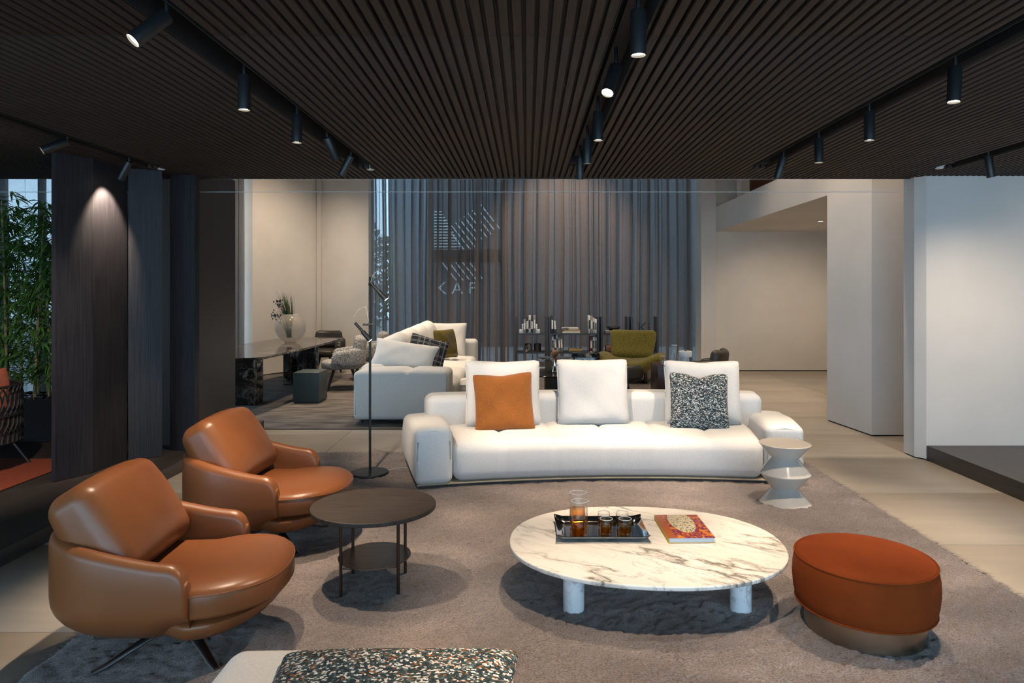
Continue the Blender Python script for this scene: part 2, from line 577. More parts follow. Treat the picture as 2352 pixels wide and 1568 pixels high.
def pillow(w, h, t, p=4.0, q=0.55, pinch=0.05, dent=0.0, lump=0.006, nu=28, seed=0, flatten=0.0):
    """soft cushion, centred; x width, y thickness, z height. returns MB and its edge loop"""
    rn = random.Random(seed)
    ph = [rn.uniform(0, 6.28) for _ in range(6)]

    def edge(u, v):
        x = w / 2 * u * (1 - pinch * (1 - v * v) * abs(u) ** 3)
        z = h / 2 * v * (1 - pinch * (1 - u * u) * abs(v) ** 3)
        # soft corners
        z -= dent * exp(-(u / 0.32) ** 2) * max(0, v) ** 3
        rr = 0.07
        cu, cv = abs(u), abs(v)
        if cu > 1 - rr * 2 and cv > 1 - rr * 2:
            du, dv = (cu - (1 - rr * 2)) / (rr * 2), (cv - (1 - rr * 2)) / (rr * 2)
            k = min(du, dv) * 0.5
            x -= math.copysign(k * rr * w / 2 * .8, u)
            z -= math.copysign(k * rr * h / 2 * .8, v)
        return x, z

    def pt(u, v, s):
        x, z = edge(u, v)
        th = max(0, (1 - abs(u) ** p) * (1 - abs(v) ** p)) ** q
        y = s * t / 2 * th
        y += th * lump * (sin(5 * u + ph[0]) * sin(4 * v + ph[1]) + .6 * sin(9 * u + ph[2]) * sin(8 * v + ph[3]))
        return (x, y, z)

    def par(i):
        a = -1 + 2 * i / nu
        return math.copysign(abs(sin(a * pi / 2)) ** 0.9, a)
    mb = MB()
    vs = []
    fs = []
    fi = {}
    for s in (-1, 1):
        for j in range(nu + 1):
            for i in range(nu + 1):
                bd = i in (0, nu) or j in (0, nu)
                key = (i, j) if bd else (i, j, s)
                if key not in fi:
                    fi[key] = len(vs)
                    vs.append(pt(par(i), par(j), s))
        for j in range(nu):
            for i in range(nu):
                def k(a, b):
                    return fi[(a, b)] if (a in (0, nu) or b in (0, nu)) else fi[(a, b, s)]
                f = (k(i, j), k(i + 1, j), k(i + 1, j + 1), k(i, j + 1))
                fs.append(f if s < 0 else tuple(reversed(f)))
    mb.add(vs, fs)
    loop = [vs[fi[(i, 0)]] for i in range(nu)] + [vs[fi[(nu, j)]] for j in range(nu)] + \
           [vs[fi[(i, nu)]] for i in range(nu, 0, -1)] + [vs[fi[(0, j)]] for j in range(nu, 0, -1)]
    return mb, loop


def cushion(name, label, m, w, h, t, loc, rot, pipe=None, piper=0.006, cat='cushion', group=None, **kw):
    """loc = centre of the cushion"""
    mb, loop = pillow(w, h, t, **kw)
    root = thing(name, label, cat, loc, 0, group)
    root.rotation_euler = rot
    c = mb.build('cover', m, root, smooth=80)
    if pipe:
        MB().tube(loop, piper, 6, closed=True).build('piping', pipe, root, smooth=80)
    return root


# ------------------------------------------------------------------ structure: floor
floor = struct(MB().box(-7.6, 6.4, -2.5, 14.7, -0.10, -0.008), 'floor', M_GROUT)
TX, TY = 2.2, 1.1
tile_me = MB().rbox(0.0018, TX - 0.0018, 0.0018, TY - 0.0018, -0.008, 0.0, 0.0012, seg=1).mesh('tile', M_TILE)
for i in range(-1, 5):
    for j in range(15):
        x0 = -4.2 + TX * i
        y0 = -2.3 + TY * j
        if x0 + TX < -5.4 and y0 < 7.0:
            continue
        o = bpy.data.objects.new('tile', tile_me)
        COL.objects.link(o)
        o.parent = floor
        o.location = (x0, y0, 0)

# raised dark timber platforms at both sides
pf = struct(MB().rbox(-7.55, -3.045, -2.4, 7.9, 0.0, 0.10, 0.004, seg=1), 'floor_platform_left', M_DARKFLOOR)
struct(MB().rbox(3.765, 6.3, -2.4, 6.44, 0.0, 0.14, 0.004, seg=1), 'floor_platform_right', M_DARKFLOOR)

# ------------------------------------------------------------------ structure: slatted ceiling
CE = 2.68
Y_END = 6.60
PITCH, SW = 0.0531, 0.0345
TRACKS = [(-3.30, 6.0), (-1.425, 6.02), (0.425, 5.95), (2.05, 5.95), (3.66, 5.95)]
cb = MB()
xs = [-7.6] + [v for t_ in TRACKS for v in (t_[0] - 0.076, t_[0] + 0.076)] + [6.3]
for a_, b_ in zip(xs[0::2], xs[1::2]):
    cb.box(a_, b_, -2.5, Y_END, CE + 0.034, CE + 0.14)
for t_ in TRACKS:
    cb.box(t_[0] - 0.076, t_[0] + 0.076, t_[1], Y_END, CE + 0.034, CE + 0.14)
    cb.box(t_[0] - 0.076, t_[0] + 0.076, -2.5, 0.6, CE + 0.034, CE + 0.14)
ceil = struct(cb, 'ceiling', M_SLATBACK)
YJ = 2.90


def slat_mesh(y0, y1):
    return MB().rbox(-SW / 2, SW / 2, y0, y1, CE, CE + 0.034, 0.0025, seg=1).mesh('slat', M_SLAT)


sl_long = slat_mesh(YJ + 0.001, Y_END)
sl_end = slat_mesh(6.02, Y_END)
ends = MB()
k0 = int(-7.0 / PITCH)
for k in range(k0, int(6.0 / PITCH) + 1):
    x = k * PITCH + 0.012
    near = [t for t in TRACKS if abs(x - t[0]) < 0.078]
    o = bpy.data.objects.new('slat', sl_end if near else sl_long)
    COL.objects.link(o)
    o.parent = ceil
    o.location = (x, 0, 0)
    if not near:
        ends.rbox(x - SW / 2, x + SW / 2, 0.6, YJ - 0.001, CE, CE + 0.034, 0.0025, seg=1)
e = ends.build('slat_boards_overhead', M_SLAT, ceil)
tag(e, kind='stuff')
struct(MB().box(-7.6, 6.3, Y_END, Y_END + 0.012, CE - 0.002, CE + 0.14), 'trim_1', M_BROWNDARK)

# ------------------------------------------------------------------ structure: walls
struct(MB().box(-7.6, 6.4, Y_END + 0.012, Y_END + 0.2, CE + 0.14, 5.4), 'wall_above_ceiling', M_PLASTER)
struct(MB().box(-7.7, 6.4, Y_END + 0.2, 14.75, 5.3, 5.4), 'ceiling_high', M_PLASTER)
# right-hand white wall with its splayed end
struct(MB().rings([[(3.765, 6.44, z), (6.4, 6.44, z), (6.4, 6.72, z), (3.705, 6.72, z), (3.705, 6.535, z)] for z in (0.012, CE + 0.03)]), 'wall_right', M_PLASTER2, smooth=0)
struct(MB().rings([[(3.78, 6.455, z), (6.4, 6.455, z), (6.4, 6.70, z), (3.72, 6.70, z), (3.72, 6.545, z)] for z in (0.0, 0.012)]), 'baseboard_right', M_BLACKFLAT, smooth=0)
# second pier on the right
struct(MB().rings([[(3.785, 7.50, z), (6.4, 7.50, z), (6.4, 8.40, z), (3.69, 8.40, z)] for z in (0.014, 5.3)]), 'wall_pier_right', M_PLASTER2, smooth=0)
struct(MB().rings([[(3.80, 7.515, z), (6.4, 7.515, z), (6.4, 8.38, z), (3.705, 8.38, z)] for z in (0.0, 0.014)]), 'baseboard_pier_right', M_BLACKFLAT, smooth=0)
# alcove back wall and mezzanine
struct(MB().box(3.72, 6.4, 13.56, 13.8, 0.02, 5.3), 'wall_alcove_back', M_PLASTER)
struct(MB().box(3.72, 6.4, 13.575, 13.78, 0.0, 0.02), 'baseboard_alcove', M_BLACKFLAT)
struct(MB().rings([[(3.69, 8.40, z), (6.4, 8.40, z), (6.4, 13.56, z), (3.73, 13.56, z)] for z in (2.77, 3.25)]), 'ceiling_mezzanine', M_PLASTER2, smooth=0)
struct(MB().box(6.4, 6.5, 6.5, 13.8, 0, 5.3), 'wall_far_right', M_PLASTER)
struct(MB().box(3.44, 3.735, 13.50, 13.9, 0.0, 5.3), 'wall_pier_back', M_PLASTER2)
# upper floor glimpsed over the mezzanine edge
struct(MB().box(4.05, 4.20, 12.9, 13.2, 3.25, 5.3), 'trim_2', M_PLASTER)
mz = thing('wall_cabinet', 'walnut wall panelling glimpsed above the balcony edge', 'cabinet', (4.9, 13.3, 3.25))
for i in range(4):
    MB().box(-0.55 + 0.28 * i, -0.28 + 0.28 * i, -0.04, 0.2, 0.0, 1.9).build('panel', M_WOODBALL, mz)
# rear left plastered wall
struct(MB().rings([[(-5.05, 12.55, z), (-4.27, 14.05, z), (-4.40, 14.4, z), (-5.45, 14.4, z), (-5.45, 12.55, z)] for z in (0.03, 5.3)]), 'wall_dining', M_PLASTER, smooth=0)
struct(MB().rings([[(-5.07, 12.50, z), (-4.26, 14.03, z), (-4.27, 14.05, z), (-5.07, 12.55, z)] for z in (0.0, 0.03)]), 'baseboard_dining', M_BROWNDARK, smooth=0)
pier = MB()
pier.rings([[(-4.30, 13.93, z), (-4.20, 13.90, z)] + [(-4.20 + 0.95 * t, 13.90 + 0.10 * (2 * t - 1) ** 2 - 0.02, z) for t in [i / 10 for i in range(11)]] +
            [(-3.22, 14.4, z), (-4.30, 14.4, z)] for z in (0.0, 5.3)])
struct(pier, 'wall_pier_left', M_PLASTER)
# walls that close the rest of the shop
struct(MB().box(-7.7, -7.6, -2.5, 8.0, 0, 5.3), 'wall_left', M_PLASTER)
struct(MB().box(6.3, 6.4, -2.5, 6.5, 0, CE + 0.14), 'wall_side_right', M_PLASTER2)
struct(MB().box(-5.42, -3.45, 7.85, 8.0, 0, 5.3), 'wall_dining_front', M_BROWNDARK)
# dark lacquer end wall beside the screens
struct(MB().box(-3.62, -3.25, 6.62, 7.60, 0.0, CE + 0.14), 'wall_dark_end', M_BROWNDARK)

# window walls -------------------------------------------------
wb = struct(MB().box(-3.3, 3.5, 14.50, 14.58, 0, 0.08), 'window_1', M_DARKFRAME)
for x in (-3.36, -2.04, -1.04, -0.52, 3.42):
    MB().box(x - 0.05, x + 0.05, 14.44, 14.58, 0.0, 5.3).build('mullion', M_DARKFRAME, wb)
MB().box(-2.0, -0.5, 14.42, 14.58, 2.20, 2.47).build('transom', M_DARKFRAME, wb)
MB().box(-3.2, 3.42, 14.52, 14.53, 0.08, 5.2).build('pane', M_GLASS, wb)
wl = struct(MB().box(-7.6, -5.4, 8.0, 8.08, 0.0, 0.16), 'window_2', M_DARKFRAME)
for x in (-7.5, -6.45, -5.44):
    MB().box(x - 0.04, x + 0.04, 8.0, 8.08, 0.16, 3.3).build('mullion', M_DARKFRAME, wl)
MB().box(-7.6, -5.4, 8.0, 8.08, 3.2, 5.3).build('transom', M_PLASTER, wl)
MB().box(-7.5, -5.44, 8.035, 8.045, 0.16, 3.2).build('pane', M_GLASS, wl)
ws = struct(MB().box(-5.45, -5.36, 8.0, 12.55, 0.0, 0.12), 'window_3', M_DARKFRAME)
for y in (8.05, 10.0, 11.4, 12.5):
    MB().box(-5.45, -5.36, y - 0.04, y + 0.04, 0.12, 5.3).build('mullion', M_DARKFRAME, ws)
MB().box(-5.41, -5.40, 8.0, 12.55, 0.12, 5.3).build('pane', M_GLASS, ws)
wr = struct(MB().box(-7.6, 6.3, -2.6, -2.5, 0.0, 0.12), 'window_4', M_DARKFRAME)
for x in (-7.5, -4.8, -2.1, 0.6, 3.3, 6.2):
    MB().box(x - 0.04, x + 0.04, -2.6, -2.5, 0.12, CE + 0.1).build('mullion', M_DARKFRAME, wr)

# glass smoke barrier hanging at the ceiling edge
for x0, x1, lab in ((-3.25, 3.70, 'long clear glass drop panel hanging below the ceiling edge'),
                    (-7.5, -3.75, 'clear glass drop panel above the bamboo')):
    g = thing('glass_drop_panel', lab, 'glass panel', ((x0 + x1) / 2, Y_END + 0.03, CE - 0.125))
    MB().box(x0 - (x0 + x1) / 2, x1 - (x0 + x1) / 2, 0, 0.01, 0.004, 0.125).build('pane', M_GLASS, g)
    MB().box(x0 - (x0 + x1) / 2, x1 - (x0 + x1) / 2, -0.001, 0.011, 0.0, 0.004).build('polished_edge', M_GLASSEDGE, g)

# ------------------------------------------------------------------ outside
struct(MB().box(-30, 30, 14.8, 40, -0.15, -0.05), 'ground_outside', M_PAVE)
struct(MB().box(-30, -7.7, -10, 14.8, -0.15, -0.05), 'ground_outside_left', M_PAVE)
fac = struct(MB().box(-4.05, 9.0, 20.0, 21.0, -0.05, 8.0), 'exterior_facade', M_GREYFAC)
for i in range(14):
    MB().box(-2.72, -1.85 - 0.05 * i, 19.94, 19.98, 2.78 + 0.085 * i, 2.81 + 0.085 * i).build('bar', M_WHITE, fac)
for i in range(9):
    b_ = MB().box(-0.45, 0.45, 19.93, 19.96, -0.016, 0.016)
    b_.map(lambda p, i=i: Vector((-2.05 + 0.12 * i + p.x * cos(-0.9) - p.z * sin(-0.9), p.y, 3.05 + 0.09 * i + p.x * sin(-0.9) + p.z * cos(-0.9))))
    b_.build('bar', M_WHITE, fac)
for i in range(5):
    b_ = MB().box(-0.45, 0.45, 19.93, 19.96, -0.016, 0.016)
    b_.map(lambda p, i=i: Vector((-2.35 + 0.2 * i + p.x * cos(-0.9) - p.z * sin(-0.9), p.y, 2.25 + p.x * sin(-0.9) + p.z * cos(-0.9))))
    b_.build('bar', M_WHITE, fac)


def text(body, size, m, parent=None, loc=(0, 0, 0), rot=(pi / 2, 0, 0), name='lettering', ext=0.001):
    c = bpy.data.curves.new(name, 'FONT')
    c.body = body
    c.size = size
    c.extrude = ext
    c.materials.append(m)
    tmp = bpy.data.objects.new(name, c)
    COL.objects.link(tmp)
    dg = bpy.context.evaluated_depsgraph_get()
    me = bpy.data.meshes.new_from_object(tmp.evaluated_get(dg))
    bpy.data.objects.remove(tmp)
    o = bpy.data.objects.new(name, me)
    COL.objects.link(o)
    o.location = loc
    o.rotation_euler = rot
    if parent:
        o.parent = parent
    return o


text('K A F', 0.5, M_WHITE, fac, (-2.68, 19.95, 1.50))
tr = thing('street_tree', 'leafy green street tree outside the far left window', 'tree', (-4.35, 18.5, -0.05))
MB().tube([(0, 0, 0), (0.05, 0, 1.2), (0, 0, 2.4)], [0.09, 0.07, 0.04], 8).build('trunk', M_BAMBOO, tr)
lf = MB()
rr = random.Random(3)
for i in range(2200):
    a, b_, r_ = rr.uniform(0, 6.28), rr.uniform(-1, 1), rr.uniform(0.3, 1) ** .5
    c = Vector((r_ * 0.9 * cos(a) * sqrt(1 - b_ * b_), r_ * 0.9 * sin(a) * sqrt(1 - b_ * b_), 2.0 + r_ * 1.5 * b_))
    d1 = Vector((rr.uniform(-1, 1), rr.uniform(-1, 1), rr.uniform(-1, 1))) * 0.09
    d2 = Vector((rr.uniform(-1, 1), rr.uniform(-1, 1), rr.uniform(-1, 1))) * 0.05
    lf.add([c - d1, c + d2, c + d1, c - d2], [(0, 1, 2, 3)])
tag(lf.build('foliage', M_LEAF, tr, smooth=0), kind='stuff')

# ------------------------------------------------------------------ curtains
def curtain(name, label, m, ax, ay, bx, by, z0, z1, amp, fold, seed, group=None, gather=1.0):
    rn = random.Random(seed)
    Lg = sqrt((bx - ax) ** 2 + (by - ay) ** 2)
    dx, dy = (bx - ax) / Lg, (by - ay) / Lg
    nx, ny = -dy, dx
    pts = []
    s, sg = 0.0, 1
    knots = [(0.0, 0.0)]
    while s < Lg:
        s += fold * rn.choice((0.35, 0.5, 0.7, 1.0, 1.5, 2.2)) * rn.uniform(0.8, 1.2)
        sg = -sg
        knots.append((min(s, Lg), sg * amp * rn.uniform(0.25, 1.0)))
    for (s0, o0), (s1, o1) in zip(knots, knots[1:]):
        st = 10
        for i in range(st):
            t = i / st
            e = (1 - cos(pi * t)) / 2
            # folds overhang a little, like real gathered cloth
            sh = s0 + (s1 - s0) * t + 0.36 * (s1 - s0) * sin(2 * pi * t) * gather
            pts.append((sh, o0 + (o1 - o0) * e))
    pts.append(knots[-1])
    zs = [z0 + (z1 - z0) * j / 6 for j in range(7)]
    mb = MB()
    nu = len(pts) - 1
    ph = rn.uniform(0, 6)

    def fn(u, v):
        i = int(round(u * nu))
        j = int(round(v * 6))
        sh, o = pts[i]
        z = zs[j]
        wob = 0.012 * sin(sh * 3 + ph + j * 0.9)
        k = 0.75 + 0.35 * (1 - v)
        return (ax + dx * (sh + wob) + nx * o * k - (ax + bx) / 2, ay + dy * (sh + wob) + ny * o * k - (ay + by) / 2, z - z0)
    mb.grid(fn, nu, 6)
    return solo(mb, name, m, label, 'curtain', ((ax + bx) / 2, (ay + by) / 2, z0), smooth=180, group=group)


curtain('sheer_curtain', 'narrow bright sheer curtain strip beside the plaster pier', M_SHEERL, -3.30, 14.20, -2.93, 14.20, 0.02, 5.2, 0.025, 0.11, 1)
curtain('sheer_curtain', 'pale blue-grey sheer curtain behind the cream sofa', M_SHEERB, -2.98, 14.06, -2.12, 14.06, 0.02, 5.2, 0.06, 0.12, 2)
curtain('sheer_curtain', 'wide dark grey-brown sheer curtain behind the bookshelf', M_SHEER, -2.12, 14.18, 3.52, 14.18, 0.02, 5.2, 0.085, 0.10, 3)
curtain('sheer_curtain', 'sheer white curtain at the window behind the bamboo', M_SHEERL, -7.4, 7.80, -5.40, 7.80, 0.12, 4.0, 0.06, 0.17, 4)
curtain('sheer_curtain', 'grey curtain edge between the dark wall and the dining wall', M_SHEER, -5.25, 9.6, -5.20, 12.45, 0.02, 5.2, 0.05, 0.14, 5)

# ------------------------------------------------------------------ ceiling tracks and spotlights
names = ['behind the dark screens', 'above the two leather armchairs', 'above the coffee table', 'above the zigzag stool', 'above the white wall on the right']
for (x, ye), nm in zip(TRACKS, names):
    t = thing('light_track', 'recessed black lighting track ' + nm, 'light track', (x, 0.6, CE))
    MB().box(-0.076, 0.076, 0, ye - 0.6, 0.128, 0.139).build('channel', M_BLACKFLAT, t)
    MB().box(-0.020, 0.020, 0.002, ye - 0.62, 0.085, 0.128).build('rail', M_BLACKFLAT, t)
    for s in (-1, 1):
        MB().box(s * 0.0735 - 0.0025, s * 0.0735 + 0.0025, 0, ye - 0.6, 0.0, 0.128).build('edge_strip', M_BLACKFLAT, t)


def spotlight(x, y, aim, label, power=1.0, size=62, lit=True, blend=0.6):
    """pivot at ceiling; aim = direction the tube points"""
    t = thing('track_spotlight', label, 'spotlight', (x, y, CE), 0, 'black tube spotlights on the ceiling tracks')
    d = Vector(aim).normalized()
    MB().tube([(0, 0, 0.084), (0, 0, -0.012)], 0.009, 8).build('mount', M_BLACK, t)
    q = d.to_track_quat('-Z', 'Y').to_matrix().to_4x4()
    off = Matrix.Translation(Vector((0, 0, -0.010)))
    R, LN = 0.0305, 0.172
    b = MB().lathe([(0.004, 0), (R - 0.002, 0), (R, -0.003), (R, -LN), (R - 0.003, -LN), (R - 0.003, -LN + 0.014)], 28, cap0=True, cap1=False)
    b.xf(off @ q).build('body', M_BLACK, t)
    MB().lathe([(R - 0.003, -LN + 0.010), (0.001, -LN + 0.008)], 28, cap0=False).xf(off @ q).build('lens', M_BULB if lit else M_BLACKFLAT, t)
    if lit:
        ld = bpy.data.lights.new('spot_beam', 'SPOT')
        ld.energy = SPOT_W * power
        ld.color = WARM
        ld.spot_size = radians(size)
        ld.spot_blend = blend
        ld.shadow_soft_size = 0.025
        lo = bpy.data.objects.new('spot_beam', ld)
        COL.objects.link(lo)
        lo.parent = t
        lo.matrix_local = off @ q @ Matrix.Translation(Vector((0, 0, -LN - 0.004)))
    return t


DN = (0, 0, -1)
# track over the armchairs
spotlight(-1.405, 2.66, (-0.50, -0.45, -0.72), 'tilted black spotlight aimed left, nearest one above the leather armchairs', 0.8)
spotlight(-1.41, 3.40, DN, 'upright lit spotlight above the near leather armchair', 1.0)
spotlight(-1.40, 4.15, DN, 'upright lit spotlight above the rear leather armchair', 1.0)
spotlight(-1.40, 4.77, (0.22, 0.55, -0.8), 'unlit-looking spotlight tilted away before the track end smoke detector', 0.9, 45)
spotlight(-1.40, 5.42, (-0.45, 0.2, -0.8), 'last spotlight of the armchair track, tilted left beside the detector', 0.9, 45)
# track over the coffee table
spotlight(0.425, 2.61, DN, 'large upright spotlight at the top edge above the coffee table', 1.0)
spotlight(0.425, 3.27, (-0.28, -0.42, -0.82), 'glaring spotlight tilted towards the viewer above the coffee table', 1.0)
spotlight(0.425, 4.09, DN, 'third upright spotlight from the viewer above the coffee table', 1.0)
spotlight(0.425, 4.82, (0, 0.12, -1), 'fourth spotlight of the middle track, above the white sofa', 1.1)
spotlight(0.425, 5.50, (0.02, 0.25, -1), 'farthest spotlight of the middle track at the ceiling edge', 0.9)
# track over the stool
spotlight(2.05, 3.27, (-0.08, -0.06, -1), 'nearest spotlight of the stool track, slightly tilted and lit', 0.9)
spotlight(2.05, 4.09, DN, 'second upright spotlight of the stool track', 0.9)
spotlight(2.05, 4.80, DN, 'third upright spotlight of the stool track', 0.9)
spotlight(2.05, 5.46, (-0.18, 0.25, -0.9), 'last spotlight of the stool track, leaning at the ceiling edge', 0.9)
# outer tracks
spotlight(-3.30, 4.90, (-0.70, -0.52, -0.50), 'spotlight tilted left beside the dark screens', 1.3, 105, blend=0.9)
spotlight(-3.30, 5.66, (-0.52, 0.18, -0.80), 'dark spotlight hanging in front of the screens', 0.6, 70, blend=0.45)
spotlight(3.66, 5.42, (0.2, 0.12, -0.9), 'spotlight in front of the right white wall', 0.45, 140, blend=1.0)
# outer tracks carry on towards the viewer
spotlight(-3.30, 3.9, (-0.50, 0.50, -0.72), 'added spotlight on the screen track out of frame, brightening the red rug', 0.9, 75)  # extra unseen lamp, added to lift the dark red rug
spotlight(3.66, 3.6, (0.62, 0.25, -0.75), 'spotlight of the right wall track out of frame, aimed at the white wall', 0.7, 140)


def detector(x, y, label):
    mb = MB().lathe([(0.045, 0.0), (0.045, -0.012), (0.034, -0.016), (0.034, -0.034), (0.026, -0.040)], 24)
    return solo(mb, 'smoke_detector', M_WHITE, label, 'smoke detector', (x, y, CE + 0.034), group='white smoke detectors')


detector(-1.40, 6.10, 'white smoke detector at the end of the armchair track')
detector(-3.26, 6.08, 'white smoke detector above the dark screens')
detector(3.64, 6.03, 'white smoke detector above the right white wall')


# downlights in the high ceiling of the rear hall
def downlight(x, y, z, label, power, aim=(0, 0, -1), size=60):
    t = thing('recessed_downlight', label, 'downlight', (x, y, z), 0, 'recessed downlights of the rear hall')
    MB().lathe([(0.055, 0.0), (0.055, -0.01), (0.042, -0.01), (0.040, -0.004)], 24, cap1=False).build('rim', M_WHITE, t)
    MB().lathe([(0.040, -0.004), (0.001, -0.004)], 24, cap0=False).build('lens', M_BULB, t)
    ld = bpy.data.lights.new('downlight_beam', 'SPOT')
    ld.energy = power
    ld.color = WARM
    ld.spot_size = radians(size)
    ld.spot_blend = 0.7
    ld.shadow_soft_size = 0.04
    lo = bpy.data.objects.new('downlight_beam', ld)
    COL.objects.link(lo)
    lo.parent = t
    lo.location = (0, 0, -0.02)
    lo.rotation_euler = Vector(aim).to_track_quat('-Z', 'Y').to_euler()


HZ = 5.29
downlight(-3.3, 9.4, HZ, 'downlight over the dining table near end', 430, (0, 0, -1), 85)
downlight(-3.2, 11.3, HZ, 'downlight over the dining table far end', 640, (-0.12, 0.16, -1), 100)
downlight(-1.5, 9.6, HZ, 'downlight over the cream sofa near end', 290, (0, 0, -1), 75)
downlight(-1.4, 11.5, HZ, 'downlight over the cream sofa far end', 330, (0, 0, -1), 75)
downlight(0.75, 12.3, HZ, 'downlight washing the grey curtain', 800, (0, 0.55, -1), 70)
downlight(1.8, 11.4, HZ, 'downlight over the olive lounge chair', 360, (0, 0, -1), 75)
downlight(2.9, 9.2, HZ, 'downlight over the passage', 230, (0.15, 0, -1), 85)
downlight(3.1, 7.0, HZ, 'added unseen downlight brightening the pier beside the right white wall', 420, (0.22, 0.12, -1), 75)  # added lamp, stands in for high daylight falling on the pier
downlight(4.9, 11.4, 2.765, 'downlight under the mezzanine', 112, (0, 0.35, -1), 140)
downlight(4.7, 9.8, 2.765, 'downlight under the mezzanine near the pier', 82, (0, 0.2, -1), 140)

# ------------------------------------------------------------------ dark timber screens on the left
def screen(name, label, pts, th=0.05, z0=0.10, z1=CE):
    """pts: plan points of the visible face, thickness goes left of travel"""
    cx = sum(p[0] for p in pts) / len(pts)
    cy = sum(p[1] for p in pts) / len(pts)
    t = thing(name, label, 'screen', (cx, cy, z0))
    for (ax, ay), (bx, by) in zip(pts, pts[1:]):
        dx, dy = bx - ax, by - ay
        l = sqrt(dx * dx + dy * dy)
        nx, ny = -dy / l * th, dx / l * th
        r = [[(ax - cx, ay - cy, z), (bx - cx, by - cy, z), (bx + nx - cx, by + ny - cy, z), (ax + nx - cx, ay + ny - cy, z)] for z in (0.004, z1 - z0 + 0.02)]
        MB().rings(r).build('leaf', M_DARKWOOD, t, smooth=0)
    return t


screen('folding_screen', 'tall dark oak folding screen with two leaves, nearest the bamboo', [(-3.695, 5.345), (-3.570, 5.61), (-3.545, 6.05)])
screen('folding_screen', 'second tall dark oak screen leaf, between the nearest screen and the end wall', [(-3.53, 6.04), (-3.30, 6.17)])
screen('folding_screen', 'third dark oak screen leaf with bluish sheen beside the brown end wall', [(-3.36, 6.42), (-3.10, 6.37)], 0.06)

# ------------------------------------------------------------------ main rug
def shag_rug(name, label, x0, x1, y0, y1, m, fringe_m, th=0.022, step=0.02):
    cx, cy = (x0 + x1) / 2, (y0 + y1) / 2
    t = thing(name, label, 'rug', (cx, cy, 0.001))
    rn = random.Random(11)
    nx, ny = int((x1 - x0) / step), int((y1 - y0) / step)
    cl = [[rn.gauss(0, 1) for _ in range(60)] for _ in range(60)]

    def low(u, v):
        a, b = u * 50, v * 50
        i, j = int(a), int(b)
        fa, fb = a - i, b - j
        return (cl[i][j] * (1 - fa) + cl[i + 1][j] * fa) * (1 - fb) + (cl[i][j + 1] * (1 - fa) + cl[i + 1][j + 1] * fa) * fb

    def fn(u, v):
        ed = min(u, 1 - u) * (x1 - x0)
        ed = min(ed, min(v, 1 - v) * (y1 - y0))
        k = min(1, ed / 0.03)
        z = (th + 0.0035 * rn.gauss(0, 1) + 0.003 * low(u, v)) * (0.12 + 0.88 * sqrt(k))
        return (x0 - cx + u * (x1 - x0) + rn.gauss(0, 0.004), y0 - cy + v * (y1 - y0) + rn.gauss(0, 0.004), max(0.001, z))
    MB().grid(fn, nx, ny).build('pile', m, t, smooth=180)
    fr = MB()
    per = 2 * (x1 - x0) + 2 * (y1 - y0)
    for i in range(int(per * 260)):
        s = rn.uniform(0, per)
        if s < x1 - x0:
            p, n = (x0 + s, y0), (0, -1)
        elif s < 2 * (x1 - x0):
            p, n = (x0 + s - (x1 - x0), y1), (0, 1)
        elif s < 2 * (x1 - x0) + (y1 - y0):
            p, n = (x0, y0 + s - 2 * (x1 - x0)), (-1, 0)
        else:
            p, n = (x1, y0 + s - 2 * (x1 - x0) - (y1 - y0)), (1, 0)
        ln = rn.uniform(0.008, 0.03)
        b = Vector((p[0] - cx - n[0] * 0.02, p[1] - cy - n[1] * 0.02, rn.uniform(0.006, 0.02)))
        e = b + Vector((n[0] * (0.02 + ln) + rn.gauss(0, .01), n[1] * (0.02 + ln) + rn.gauss(0, .01), rn.uniform(-0.004, 0.010)))
        e.z = max(0.002, e.z)
        w = Vector((n[1], -n[0], 0)) * 0.0035
        fr.add([b - w, b + w, e], [(0, 1, 2)])
    tag(fr.build('edge_tufts', fringe_m, t, smooth=0), kind='stuff')
    return t


def rugmat(name, dark, mid, light):
    m, nt, b = nodes_of(name)
    mp = coords(nt, (1, 1.6, 1))
    n1 = N(nt, 'ShaderNodeTexNoise', Scale=1.6, Detail=6.0)
    L(nt, mp, 0, n1, 'Vector')
    r1 = ramp(nt, [(0.35, dark), (0.52, mid), (0.68, light)])
    L(nt, n1, 0, r1, 0)
    n2 = N(nt, 'ShaderNodeTexNoise', Scale=110.0, Detail=4.0)
    L(nt, mp, 0, n2, 'Vector')
    r2 = ramp(nt, [(0.34, (0.30, 0.30, 0.30)), (0.64, (1.25, 1.25, 1.25))])
    L(nt, n2, 0, r2, 0)
    mx = N(nt, 'ShaderNodeMix', data_type='RGBA', blend_type='MULTIPLY')
    mx.inputs[0].default_value = 1.0
    L(nt, r1, 0, mx, 6)
    L(nt, r2, 0, mx, 7)
    L(nt, mx, 2, b, 'Base Color')
    b.inputs['Roughness'].default_value = 0.9
    b.inputs['Sheen Weight'].default_value = 0.5
    b.inputs['Sheen Roughness'].default_value = 0.4
    n3 = N(nt, 'ShaderNodeTexNoise', Scale=260.0, Detail=3.0)
    L(nt, mp, 0, n3, 'Vector')
    bp = N(nt, 'ShaderNodeBump', Strength=0.9, Distance=0.006)
    L(nt, n3, 0, bp, 'Height')
    L(nt, bp, 0, b, 'Normal')
    return m


M_RUG = rugmat('taupe_shag_pile', (0.18, 0.138, 0.122), (0.225, 0.175, 0.155), (0.33, 0.262, 0.235))
M_RUGEDGE = mat('taupe_shag_tuft', (0.21, 0.178, 0.165), 0.9, (0.28, 0.24, 0.22), 20)
shag_rug('shag_rug', 'large taupe-grey shag rug under the seating group', -2.08, 2.57, 1.0, 6.68, M_RUG, M_RUGEDGE)
RZ = 0.018     # furniture stands slightly sunk into the pile

